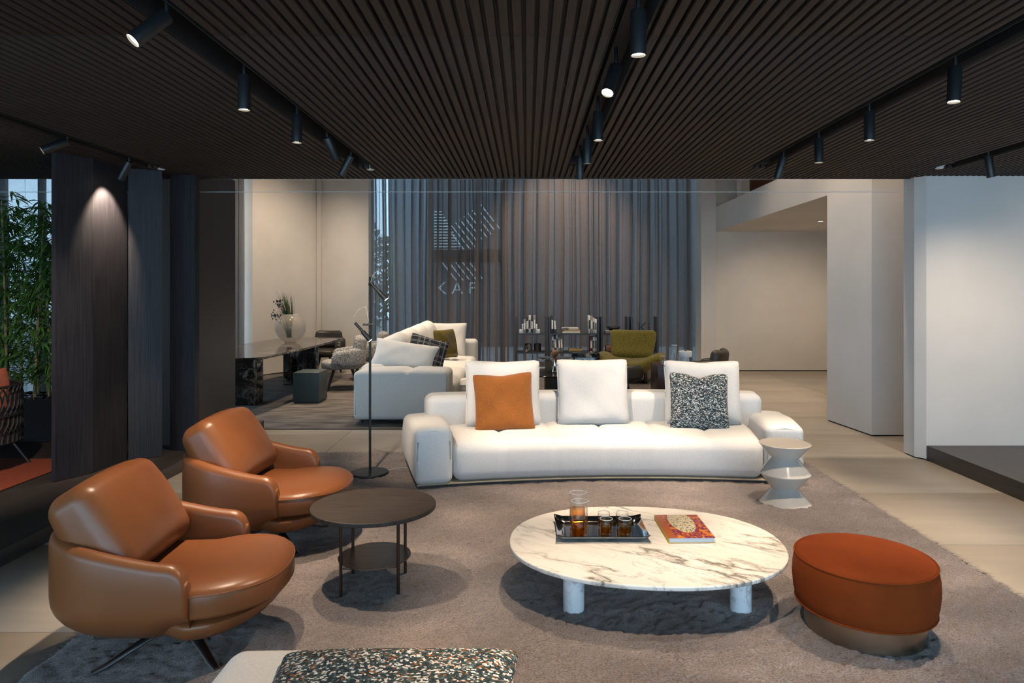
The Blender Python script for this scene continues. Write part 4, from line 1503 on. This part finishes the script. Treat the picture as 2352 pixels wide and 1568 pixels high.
# channelled back cushions lean on the back, four rolls
for i in range(4):
    y0 = 8.92 + 0.66 * i
    mb = MB().rbox(-0.13, 0.13, -0.325, 0.325, -0.27, 0.27, 0.11, (3, 6, 6), 4)
    mb.map(lambda p: Vector((p.x + math.copysign(0.09 * (1 - (p.y / .33) ** 2), p.x), p.y, p.z + 0.09 * (1 - (p.y / .33) ** 2) * max(0, p.z) / .27)))
    mb.xf(Matrix.Translation(Vector((-1.72 + 0.03 * i, y0 + 0.325, 0.66 + 0.022 * i))) @ Matrix.Rotation(radians(-24), 4, 'Y'))
    W_(mb, 'back_roll', M_CREAM, t, smooth=80)
cushion('throw_pillow', 'big pale cushion propped against the far arm of the cream sofa', M_CREAM, 0.72, 0.62, 0.2, (-1.42, 11.93, 0.74), (radians(-18), 0, radians(-5)), p=5, q=.55, seed=21)
cushion('throw_pillow', 'olive leather pillow on the cream sofa', M_OLIVELEATHER, 0.52, 0.48, 0.16, (-1.33, 11.15, 0.73), (radians(-12), radians(0), radians(58)), p=4, q=.6, seed=22)
# plaid pillow
def plaid():
    m, nt, b = nodes_of('charcoal_plaid')
    mp = coords(nt, (1, 1, 1))
    sx = N(nt, 'ShaderNodeSeparateXYZ')
    L(nt, mp, 0, sx, 0)
    tot = None
    for ch in (0, 2):
        for f, ph in ((7.0, 0.0), (7.0, 0.12), (3.5, 0.3)):
            k = N(nt, 'ShaderNodeMath', operation='MULTIPLY_ADD')
            L(nt, sx, ch, k, 0)
            k.inputs[1].default_value = f
            k.inputs[2].default_value = ph
            fr = N(nt, 'ShaderNodeMath', operation='FRACT')
            L(nt, k, 0, fr, 0)
            lt = N(nt, 'ShaderNodeMath', operation='LESS_THAN')
            L(nt, fr, 0, lt, 0)
            lt.inputs[1].default_value = 0.05
            if tot is None:
                tot = lt
            else:
                mx = N(nt, 'ShaderNodeMath', operation='MAXIMUM')
                L(nt, tot, 0, mx, 0)
                L(nt, lt, 0, mx, 1)
                tot = mx
    r = ramp(nt, [(0, (0.022, 0.022, 0.026)), (1, (0.24, 0.23, 0.22))])
    L(nt, tot, 0, r, 0)
    L(nt, r, 0, b, 'Base Color')
    b.inputs['Roughness'].default_value = 0.9
    return m


cushion('throw_pillow', 'charcoal plaid pillow leaning on the near end of the cream sofa', plaid(), 0.52, 0.50, 0.14, (-1.34, 9.08, 0.75), (radians(-24), radians(16), radians(10)), p=4, q=.6, seed=23)
cushion('throw_pillow', 'big pale cushion lying over the near arm of the cream sofa', M_CREAM, 0.86, 0.46, 0.20, (-1.60, 8.86, 0.735), (radians(-34), radians(8), radians(-4)), p=3.2, q=.6, pinch=0.1, seed=24)
t = thing('pouf', 'round cream pouf beside the cream sofa', 'pouf', (-0.72, 9.35, RB))
MB().lathe([(0.29, 0.02), (0.31, 0.05), (0.315, 0.30), (0.30, 0.345), (0.24, 0.37), (0.12, 0.385), (0.01, 0.388)], 48).build('body', M_CREAM, t, smooth=60)
MB().tube([(0.309 * cos(2 * pi * i / 48), 0.309 * sin(2 * pi * i / 48), 0.325) for i in range(48)], 0.005, 6, closed=True).build('piping', mat('grey_piping', (0.25, 0.22, 0.19), .8), t)
MB().lathe([(0.26, -0.002), (0.26, 0.02)], 40).build('base', M_BLACK, t)

# ------------------------------------------------------------------ dining group
t = thing('dining_table', 'long polished dark brown marble dining table', 'dining table', (-3.98, 10.6, RB))
pts = [(-4.45, 8.90), (-4.25, 8.72), (-3.60, 8.66), (-3.45, 8.72), (-3.38, 8.95), (-3.30, 10.6), (-3.33, 12.3), (-3.42, 12.52), (-3.6, 12.60), (-4.25, 12.60), (-4.45, 12.45), (-4.60, 10.6)]


def smoothpoly(pts, it=3):
    for _ in range(it):
        o = []
        for a, b in zip(pts, pts[1:] + pts[:1]):
            o += [(a[0] * .75 + b[0] * .25, a[1] * .75 + b[1] * .25), (a[0] * .25 + b[0] * .75, a[1] * .25 + b[1] * .75)]
        pts = o
    return pts


W_(MB().prism(smoothpoly(pts), 0.712, 0.742, 0.008), 'top', M_DKMARBLE, t, smooth=18)
W_(MB().rbox(-4.30, -3.76, 9.42, 9.74, 0.010, 0.712, 0.02, seg=2), 'leg', M_DKMARBLE, t)
W_(MB().rbox(-4.10, -3.96, 11.45, 11.95, 0.010, 0.712, 0.02, seg=2), 'leg', M_DKMARBLE, t)
W_(MB().rbox(-3.955, -3.60, 11.62, 11.80, 0.010, 0.712, 0.02, seg=2), 'leg_slab', M_DKMARBLE, t)

t = thing('cube_pouf', 'dark teal leather cube stool in front of the dining chairs', 'stool', (-3.11, 9.80, RB))
MB().rbox(-0.18, 0.18, -0.21, 0.21, 0.012, 0.438, 0.014, (2, 2, 2), 2).build('body', M_TEAL, t)
for s in (-1, 1):
    MB().tube([(s * 0.178, -0.208, 0.02), (s * 0.178, -0.208, 0.43)], 0.004, 6).build('seam', M_TEAL, t)
MB().box(-0.165, 0.165, -0.19, 0.19, 0.0, 0.012).build('base', M_BLACK, t)


def tub_chair(name, label, loc, rz, m, legm, group, s=1.0, backh=0.80, armh=0.60, hw=0.30, splay=True, back=True):
    t = thing(name, label, 'armchair', loc, rz, group)
    tub_shell(0.16, -0.30, hw, -0.06, armh - 0.02, armh + 0.03, 0.125, 0.34, 0.44, 0.10, nb=18, arm_n=6, front_r=0.08, sq=0.85).build('shell', m, t, smooth=80)
    MB().rings(loft_plan(dee(-0.30, 0.16, 0.34, hw - 0.06, hw - 0.03), [(0.80, 0.33), (0.95, 0.345), (1.0, 0.38), (1.0, 0.43), (0.95, 0.455), (0.8, 0.47), (0.4, 0.475)], 0.02)).build('seat', m, t, smooth=80)
    if back:
        mb = MB().rbox(-0.075, 0.075, -hw * 0.92, hw * 0.92, -0.17, 0.17, 0.072, (2, 8, 4), 4)
        mb.map(lambda p: Vector((p.x + 0.10 * (p.y / hw) ** 2, p.y * (1 - 0.10 * max(0, p.z) / .17), p.z)))
        mb.xf(Matrix.Translation(Vector((-0.29, 0, backh - 0.165))) @ Matrix.Rotation(radians(-8), 4, 'Y')).build('backrest', m, t, smooth=80)
    for a, b in ((1, 1), (1, -1), (-1, 1), (-1, -1)):
        MB().tube([(0.13 * a, 0.13 * b, 0.36), (0.24 * a, 0.24 * b, -0.004)], [0.024, 0.015], 10).build('leg', legm, t)
    return t


M_BLKWOOD = mat('black_ash', (0.010, 0.009, 0.009), 0.5)
GD = 'grey boucle dining chairs'
tub_chair('boucle_chair', 'grey boucle dining chair beside the teal cube', (-2.98, 11.05, RB), radians(195), M_BOUCLE, M_BLKWOOD, GD, backh=0.84, armh=0.65, hw=0.31)
tub_chair('boucle_chair', 'grey boucle dining chair behind the first, nearer the curtain', (-2.86, 12.25, RB), radians(190), M_BOUCLE, M_BLKWOOD, GD, backh=0.84, armh=0.65, hw=0.31)
tub_chair('leather_dining_chair', 'dark brown leather dining chair at the far end of the marble table', (-3.88, 13.10, RB), radians(-92), M_DKLEATHER, M_BLKWOOD, None, backh=0.80, armh=0.66)

# glass vase with grasses
t = thing('glass_vase', 'round smoky glass vase on the dining table', 'vase', (-3.93, 11.33, 0.742))
pr = [(0.085, 0.0)] + [(0.245 * sin(a), 0.245 - 0.245 * cos(a)) for a in [radians(d) for d in range(24, 157, 7)]]
MB().lathe(pr, 48, cap1=False).build('globe', M_VASE, t, smooth=80)
MB().tube([(pr[-1][0] * cos(2 * pi * i / 32), pr[-1][0] * sin(2 * pi * i / 32), pr[-1][1]) for i in range(32)], 0.004, 6, closed=True).build('rim', M_GLASSEDGE, t)
g = thing('grass_bouquet', 'green grasses with dark flowers in the round vase', 'plant', (-3.95, 11.33, 0.80))
rn = random.Random(5)
gb = MB()
for i in range(150):
    a = rn.uniform(0, 6.28)
    ln = rn.uniform(0.45, 0.82)
    sp = rn.uniform(0.0, 0.16)
    b0 = Vector((rn.uniform(-.03, .03), rn.uniform(-.03, .03), 0.02))
    tip = Vector((-0.10 + sp * cos(a) * 1.3, sp * sin(a), ln))
    mid = b0 * 0.5 + tip * 0.5 + Vector((0.03, 0, 0.06))
    w = Vector((cos(a + 1.57), sin(a + 1.57), 0)) * 0.006
    gb.add([b0 - w, b0 + w, mid + w, mid - w, tip], [(0, 1, 2, 3), (3, 2, 4)])
tag(gb.build('grass_blades', M_GRASS, g, smooth=0), kind='stuff')
for cx, cz, k in ((-0.17, 0.60, 26), (-0.26, 0.38, 14), (-0.17, 0.35, 10)):
    fb = MB()
    for i in range(k):
        c = Vector((cx + rn.gauss(0, .035), rn.gauss(0, .03), cz + rn.gauss(0, .035)))
        fb.lathe([(0.001, -0.016), (0.011, -0.004), (0.009, 0.008), (0.001, 0.016)], 6, c)
    fb.tube([(0, 0, 0.02), (cx * .5, 0, cz * .6), (cx, 0, cz)], 0.003, 5)
    tag(fb.build('flower_head', M_FLOWER, g), kind='stuff')
solo(MB().rbox(-0.035, 0.035, -0.012, 0.0, -0.05, 0.05, 0.004, seg=1), 'wall_socket', M_BLACK, 'small black socket box on the dining wall', 'socket', (-4.63, 13.32, 0.50), (0, 0, radians(62)))

# ------------------------------------------------------------------ low modular shelf before the curtain
SY = 13.35
t = thing('bookshelf', 'low open graphite bookshelf in front of the grey curtain', 'bookshelf', (1.15, SY, 0.0))
for x in (-0.21, 0.37, 0.43, 1.37, 1.44, 1.95, 2.02, 2.52):
    W_(MB().box(x - 0.02, x + 0.02, SY - 0.17, SY + 0.17, 0.004, 1.09), 'upright', M_SHELF, t)
for x0, x1 in ((-0.19, 0.36), (0.45, 1.36), (1.46, 1.94), (2.04, 2.50)):
    for z in (0.385, 0.745):
        W_(MB().box(x0, x1, SY - 0.19, SY + 0.17, z, z + 0.03), 'shelf', M_SHELF, t)
Z1, Z2 = 0.415, 0.775


def book(x, z, w, h, d, c, label, group, tilt=0.0, flat=False, y=SY - 0.05):
    m = mat('book_%d_%d_%d' % tuple(int(k * 100) for k in c), c, 0.5)
    if flat:
        mb = MB().rbox(-w / 2, w / 2, -d / 2, d / 2, 0, h, 0.002, seg=1)
    else:
        mb = MB().rbox(-w / 2, w / 2, -d / 2, d / 2, 0, h, 0.003, seg=1)
    b = thing('book', label, 'book', (x, y, z + (abs(tilt) * w * 0.5 if tilt else 0)), 0, group)
    b.rotation_euler = (0, tilt, 0)
    mb.build('cover', m, b)
    if not flat and h > 0.2:
        MB().box(-w * 0.3, w * 0.3, -d / 2 - 0.001, -d / 2, h * 0.25, h * 0.75).build('spine_label', M_WHITE if sum(c) < 0.9 else M_BLACKFLAT, b)
    return b


GU, GL = 'upright books on the shelf', 'books lying on the shelf'
DK, LT, GR, RD, OC = (0.02, 0.022, 0.026), (0.55, 0.53, 0.49), (0.22, 0.22, 0.22), (0.12, 0.015, 0.02), (0.30, 0.19, 0.05)
ff = [(-0.05, 0.25, GR, 'grey'), (0.00, 0.30, DK, 'black'), (0.048, 0.33, LT, 'cream'), (0.092, 0.29, DK, 'thin black'), (0.14, 0.33, GR, 'pale grey')]
for i, (x, h, c, n) in enumerate(ff):
    book(x, Z2 + 0.012, 0.042, h, 0.22, c, '%s upright book, number %s between the glass bookends on the top shelf' % (n, ['one', 'two', 'three', 'four', 'five'][i]), GU)
be = thing('glass_bookend', 'stepped glass bookend holding the upright books on the top shelf', 'bookend', (0.045, SY - 0.05, Z2))
MB().box(-0.20, 0.20, -0.09, 0.09, 0.0, 0.012).build('plate', M_GLASSEDGE, be)
for x0, x1, h in ((-0.2, -0.15, .07), (-0.148, -0.118, .17), (0.118, 0.148, .17), (0.15, 0.20, .07)):
    MB().rbox(x0, x1, -0.09, 0.09, 0.012, h, 0.003, seg=1).build('step', M_GLASSEDGE, be)
book(0.485, Z2, 0.05, 0.34, 0.24, DK, 'tall black book against the second upright on the top shelf', GU)
book(0.545, Z2, 0.05, 0.32, 0.24, (0.06, 0.065, 0.07), 'dark patterned book leaning beside the tall black book', GU, -0.06)
b1 = book(0.85, Z2, 0.34, 0.035, 0.24, LT, 'lower cream book lying flat in the middle of the top shelf', GL, flat=True)
book(0.87, Z2 + 0.036, 0.32, 0.022, 0.23, OC, 'thin ochre book between the two cream books on the top shelf', GL, flat=True)
b3 = book(0.83, Z2 + 0.059, 0.32, 0.05, 0.22, (0.45, 0.42, 0.38), 'thick grey-beige book titled in white on top of the flat pile', GL, flat=True)
MB().box(-0.155, -0.02, -0.1115, -0.11, 0.004, 0.046).build('title_block', M_BLACKFLAT, b3)
text('NEW PER', 0.036, M_WHITE, b3, (-0.152, -0.1118, 0.012), name='title', ext=0.0003)
for i, (x, h, c, n) in enumerate([(1.20, 0.34, LT, 'cream'), (1.245, 0.33, GR, 'grey'), (1.285, 0.29, (0.42, 0.38, 0.33), 'beige'), (1.325, 0.27, (0.6, 0.6, 0.6), 'white')]):
    book(x, Z2, 0.038, h, 0.22, c, '%s upright book by the third upright on the top shelf' % n, GU)
for i, (x, c, n) in enumerate([(0.505, LT, 'slanting cream'), (0.548, (0.03, 0.03, 0.035), 'slanting black'), (0.588, (0.5, 0.5, 0.5), 'slanting silver'), (0.628, GR, 'slanting grey'), (0.672, (0.25, 0.2, 0.18), 'slanting taupe')]):
    book(x, Z1, 0.038, 0.30 + 0.02 * ((i * 7) % 3), 0.22, c, '%s book in the row on the lower shelf behind the walnut ball' % n, GU, -0.05)
for i, (x, c, n) in enumerate([(1.235, RD, 'dark red'), (1.285, (0.5, 0.5, 0.5), 'silver'), (1.325, (0.3, 0.33, 0.36), 'blue-grey')]):
    book(x, Z1, 0.04, 0.29, 0.22, c, '%s upright book on the lower shelf beside the olive chair' % n, GU)
book(0.93, Z1, 0.26, 0.06, 0.18, OC, 'ochre slab book lying on the lower shelf', GL, flat=True)
book(1.66, Z2, 0.30, 0.025, 0.22, (0.12, 0.12, 0.13), 'dark book lying flat under the black bowl', GL, flat=True)
book(1.69, Z2 + 0.026, 0.34, 0.025, 0.22, GR, 'grey book lying flat under the black bowl', GL, flat=True)
solo(MB().lathe([(0.06, 0), (0.10, 0.02), (0.13, 0.05), (0.12, 0.075), (0.09, 0.06)], 28), 'bowl', M_BLACK, 'black bowl on two flat books on the shelf', 'bowl', (1.68, SY - .05, Z2 + 0.052))
sc_ = thing('letter_sculpture', 'black letter-shaped sculpture on the shelf behind the olive chair', 'sculpture', (2.25, SY - .05, Z2))
text('Ki', 0.30, M_BLACK, sc_, (-0.10, 0.02, 0.0), name='letters', ext=0.02)
for x, m, lab in ((0.02, M_BLKMARBLE, 'black marble candle jar on the lower shelf'), (0.20, mat('dark_bronze_jar', (0.03, 0.022, 0.018), .4), 'dark bronze candle jar on the lower shelf')):
    solo(MB().lathe([(0.066, 0), (0.07, 0.004), (0.07, 0.15), (0.066, 0.153), (0.062, 0.15), (0.060, 0.10)], 32), 'candle_jar', m, lab, 'jar', (x, SY - .05, Z1))
solo(MB().rbox(-0.14, 0.14, -0.1, 0.1, 0, 0.12, 0.015, seg=2), 'leather_box', mat('brown_box_leather', (0.17, 0.07, 0.04), .45), 'brown leather box on the lower shelf beside the olive chair', 'box', (1.66, SY - .06, Z1))

# ------------------------------------------------------------------ olive lounge chair
t = thing('lounge_chair', 'wide olive green boucle lounge chair with flared wings', 'armchair', (1.80, 12.0, RB), radians(-18))
mb = MB().rbox(-0.60, 0.60, -0.46, 0.36, 0.20, 0.42, 0.10, (18, 10, 3), 4)


def wing(p):
    u = p.x / 0.6
    w = abs(u)
    z = p.z + 0.12 * sstep(0.35, 1.0, w) - 0.03 * (1 - w)
    front = sstep(0.0, -0.46, p.y)
    z -= 0.05 * (1 - w) * front
    y = p.y * (1 - 0.30 * sstep(.4, 1, w)) + 0.06 * sstep(.4, 1, w)
    k = 1 - 0.35 * sstep(.5, 1, w)
    z = 0.42 + (z - 0.42) * k
    return Vector((p.x, y, z))


mb.map(wing)
mb.build('seat', M_GREEN, t, smooth=80)
mb = MB().rbox(-0.42, 0.42, -0.10, 0.10, 0.0, 0.56, 0.085, (14, 3, 8), 4)
mb.map(lambda p: Vector((p.x * (0.86 + 0.14 * sstep(0, 0.56, p.z)), p.y - 0.05 * (1 - (p.x / .42) ** 2) * 0.4 - 0.035 * exp(-((p.z - 0.12) / .06) ** 2) * 0.6, p.z + 0.015 * (p.x / .42) ** 2 * sstep(.3, .56, p.z))))
mb.xf(Matrix.Translation(Vector((0, 0.22, 0.33))) @ Matrix.Rotation(radians(-20), 4, 'X')).build('backrest', M_GREEN, t, smooth=80)
for s in (-1, 1):
    MB().rbox(s * 0.32 - 0.03, s * 0.32 + 0.03, -0.30, 0.30, -0.004, 0.26, 0.01, seg=1).build('leg', M_BRONZE, t)

# ------------------------------------------------------------------ low dark table with pedestal dish
t = thing('low_table', 'low dark lacquered round table behind the white sofa', 'coffee table', (0.42, 10.35, RB))
MB().lathe([(0.46, 0.325), (0.52, 0.332), (0.53, 0.342), (0.52, 0.352)], 56).build('top', mat('dark_brown_gloss', (0.020, 0.012, 0.011), 0.08), t)
MB().lathe([(0.16, -0.004), (0.16, 0.325)], 40, (0.0, 0.05, 0)).build('leg', M_BROWNDARK, t)
t = thing('pedestal_dish', 'polished steel dish on a tapered stem on the dark low table', 'dish', (0.42, 10.40, RB + 0.352))
MB().lathe([(0.055, 0), (0.05, 0.01), (0.03, 0.10), (0.028, 0.185)], 28).build('stem', M_CHROME, t)
MB().lathe([(0.03, 0.183), (0.20, 0.190), (0.285, 0.206), (0.283, 0.210), (0.20, 0.196), (0.01, 0.192)], 48).build('dish', M_CHROME, t)
t = thing('wooden_ball', 'walnut ball ornament on the steel pedestal dish', 'ornament', (0.42, 10.40, RB + 0.545))
MB().lathe([(0.045, 0.0), (0.02, 0.02), (0.015, 0.035)], 20).build('foot', M_WOODBALL, t)
MB().lathe([(0.001, 0.026)] + [(0.057 * sin(a), 0.083 - 0.057 * cos(a)) for a in [pi * i / 14 for i in range(1, 14)]] + [(0.001, 0.140)], 28).build('ball', M_WOODBALL, t, smooth=80)
solo(MB().rbox(-0.045, 0.045, -0.03, 0.03, 0, 0.16, 0.004, seg=1), 'gift_box', mat('kraft_box', (0.22, 0.14, 0.07), .7), 'small kraft box beside the pedestal dish', 'box', (0.33, 10.42, RB + 0.352))
t = thing('marble_cube_table', 'black marble block table left of the olive lounge chair', 'side table', (1.02, 12.05, RB))
MB().rbox(-0.21, 0.21, -0.21, 0.21, 0.0, 0.02, 0.004, seg=1).build('base', M_BLACK, t)
MB().rbox(-0.235, 0.235, -0.235, 0.235, 0.02, 0.50, 0.004, seg=1).build('block', M_BLKMARBLE, t)

# dark armchairs
tub_chair('tub_chair', 'dark olive tub armchair seen between the white back cushions', (1.20, 9.45, RB), radians(95), M_DKLEATHER, M_BLKWOOD, 'dark leather tub chairs', armh=0.55, hw=0.33, back=False)
tub_chair('tub_chair', 'dark leather tub armchair behind the right end of the white sofa', (2.74, 10.6, RB), radians(150), M_DKLEATHER, M_BLKWOOD, 'dark leather tub chairs', backh=0.68, armh=0.52, hw=0.33)

# oxblood side table with lamp and glassware
OZ = 0.575
t = thing('oxblood_table', 'oxblood lacquered block table behind the white sofa', 'side table', (2.05, 9.5, RB))
MB().rbox(-0.285, 0.285, -0.26, 0.26, 0.0, OZ - RB, 0.005, seg=1).build('block', M_MAROON, t)
t = thing('table_lamp', 'small white disc table lamp on the oxblood block table', 'table lamp', (2.20, 9.5, OZ))
MB().lathe([(0.05, 0), (0.052, 0.004), (0.052, 0.10), (0.05, 0.104)], 28).build('base', M_WHITE, t)
MB().lathe([(0.05, 0.104), (0.093, 0.106), (0.094, 0.112), (0.094, 0.178), (0.090, 0.184), (0.01, 0.186)], 36).build('shade', M_WHITE, t)
MB().lathe([(0.03, 0.186), (0.028, 0.198), (0.012, 0.206), (0.001, 0.207)], 20).build('knob', M_CHROME, t)
t = thing('carafe', 'clear glass carafe beside the white table lamp', 'carafe', (2.06, 9.56, OZ))
MB().lathe([(0.07, 0), (0.072, 0.01), (0.05, 0.10), (0.030, 0.17), (0.032, 0.23), (0.040, 0.26), (0.037, 0.26), (0.028, 0.17), (0.047, 0.10), (0.067, 0.014), (0.001, 0.012)], 32).build('glass', M_GLASS, t, smooth=60)
MB().tube([(0.0385 * cos(2 * pi * i / 24), 0.0385 * sin(2 * pi * i / 24), 0.26) for i in range(24)], 0.003, 6, closed=True).build('rim', M_GLASSEDGE, t)
t = thing('tumbler', 'clear glass tumbler at the near corner of the oxblood table', 'glass', (1.86, 9.38, OZ))
MB().lathe([(0.032, 0), (0.038, 0.06), (0.036, 0.125), (0.034, 0.125), (0.035, 0.06), (0.029, 0.006)], 28).build('glass', M_GLASS, t, smooth=60)
MB().tube([(0.035 * cos(2 * pi * i / 24), 0.035 * sin(2 * pi * i / 24), 0.125) for i in range(24)], 0.0025, 6, closed=True).build('rim', M_GLASSEDGE, t)

# ------------------------------------------------------------------ bamboo planter and woven chair on the left platform
PZ = 0.10
t = thing('planter', 'long dark planter box filled with black pebbles', 'planter', (-5.0, 7.02, PZ))
PW, PD_, PH = 0.72, 0.26, 0.42
MB().box(-PW, PW, -PD_, -PD_ + 0.02, 0.004, PH).build('side', M_PLANTER, t)
MB().box(-PW, PW, PD_ - 0.02, PD_, 0.004, PH).build('side', M_PLANTER, t)
for s in (-1, 1):
    MB().box(s * PW - 0.02 * (s > 0), s * PW + 0.02 * (s < 0), -PD_ + 0.02, PD_ - 0.02, 0.004, PH).build('side', M_PLANTER, t)
MB().box(-PW + .02, PW - .02, -PD_ + .02, PD_ - .02, 0.004, 0.36).build('soil', M_BLACKFLAT, t)
pb = MB()
rn = random.Random(8)
for i in range(420):
    c = Vector((rn.uniform(-PW + .05, PW - .05), rn.uniform(-PD_ + .05, PD_ - .05), rn.uniform(0.365, 0.43)))
    a = rn.uniform(0, pi)
    rx, ry, rz_ = rn.uniform(.025, .045), rn.uniform(.018, .03), rn.uniform(.012, .02)
    rs = []
    for k in range(1, 5):
        ph = pi * k / 5
        rs.append([(c.x + rx * sin(ph) * cos(q) * cos(a) - ry * sin(ph) * sin(q) * sin(a), c.y + rx * sin(ph) * cos(q) * sin(a) + ry * sin(ph) * sin(q) * cos(a), c.z - rz_ * cos(ph)) for q in [2 * pi * j / 7 for j in range(7)]])
    pb.rings(rs)
tag(pb.build('pebbles', M_PEBBLE, t, smooth=80), kind='stuff')


def bamboo(x, y, h, seed, label):
    t = thing('bamboo', label, 'bamboo', (x, y, PZ + 0.362), 0, 'bamboo canes in the long planter')
    rn = random.Random(seed)
    lx, ly = rn.uniform(-.08, .08), rn.uniform(-.05, .05)
    pts = [(lx * (k / 12) ** 1.5, ly * k / 12, h * k / 12) for k in range(13)]
    cane = MB()
    cane.tube(pts, [0.016 - 0.009 * k / 12 for k in range(13)], 8)
    cane.build('cane', M_BAMBOO, t)
    lf = MB()
    for i in range(150):
        z = h * (0.10 + 0.93 * rn.random() ** 0.85)
        a = rn.uniform(0, 2 * pi)
        br = rn.uniform(0.02, 0.26)
        base = Vector((lx * (z / h) ** 1.5 + br * cos(a), ly * z / h + br * 0.8 * sin(a), z + br * 0.35))
        n = rn.randint(3, 5)
        for j in range(n):
            aa = a + rn.uniform(-0.9, 0.9)
            ln = rn.uniform(0.10, 0.19)
            dr = Vector((cos(aa), sin(aa), rn.uniform(-0.75, 0.35))).normalized()
            w = dr.cross(Vector((rn.uniform(-.4, .4), rn.uniform(-.4, .4), 1))).normalized() * rn.uniform(0.009, 0.015)
            p0 = base
            p1 = base + dr * ln * 0.35
            p2 = base + dr * ln * 0.7 + Vector((0, 0, -0.012))
            p3 = base + dr * ln + Vector((0, 0, -0.045))
            lf.add([p0, p1 - w, p1 + w, p2 - w * .7, p2 + w * .7, p3], [(0, 1, 2), (1, 3, 4, 2), (3, 5, 4)])
        if rn.random() < 0.6:
            lf.tube([(lx * (z / h) ** 1.5, ly * z / h, z), base], 0.0022, 3)
    tag(lf.build('leaves', M_LEAF, t, smooth=0), kind='stuff')


bl = 'tall green bamboo cane growing in the dark planter'
for i, (x, y, h) in enumerate([(-5.58, 6.95, 2.0), (-5.40, 7.10, 1.9), (-5.28, 6.92, 2.05), (-5.10, 7.12, 1.85), (-4.98, 6.90, 1.95), (-4.84, 7.08, 1.95), (-4.72, 6.92, 1.9), (-5.20, 7.02, 1.6), (-4.90, 7.0, 1.4), (-5.5, 7.0, 1.4), (-4.55, 7.02, 1.85)]):
    bamboo(x, y, h, 100 + i, bl)

t = thing('woven_armchair', 'dark woven strap armchair with a metal leg at the left edge', 'armchair', (-4.61, 5.62, PZ + 0.010))
AR = 0.36
for k in range(3):
    z = (0.24, 0.46, 0.70)[k]
    MB().tube([(AR * cos(a), AR * sin(a), z) for a in [2 * pi * i / 40 for i in range(40)]], 0.013, 6, closed=True).build('hoop', M_ROPE, t)
for i in range(44):
    a0 = 2 * pi * i / 44
    for sgn in (-1, 1):
        p = []
        for q in range(7):
            z = 0.24 + 0.46 * q / 6
            aa = a0 + sgn * 0.5 * q / 6
            rr_ = AR + 0.008 * sgn * (-1) ** q
            p.append((rr_ * cos(aa), rr_ * sin(aa), z))
        MB().tube(p, 0.012, 5, flat=0.5).build('strap', M_ROPE, t)
MB().lathe([(0.33, 0.245), (0.34, 0.26), (0.34, 0.36), (0.30, 0.40), (0.01, 0.41)], 40).build('seat', M_REDFAB, t, smooth=60)
for a in (45, 135, 225, 315):
    c, s = cos(radians(a)), sin(radians(a))
    MB().tube([(0.27 * c, 0.27 * s, 0.25), (0.42 * c, 0.42 * s, -0.003)], 0.013, 10).build('leg', M_STEEL, t)
cushion('throw_pillow', 'brick-red pillow standing in the woven armchair', M_REDFAB, 0.48, 0.42, 0.16, (-4.48, 5.62, 0.735), (radians(-8), 0, radians(80)), p=4, q=.6, seed=31)
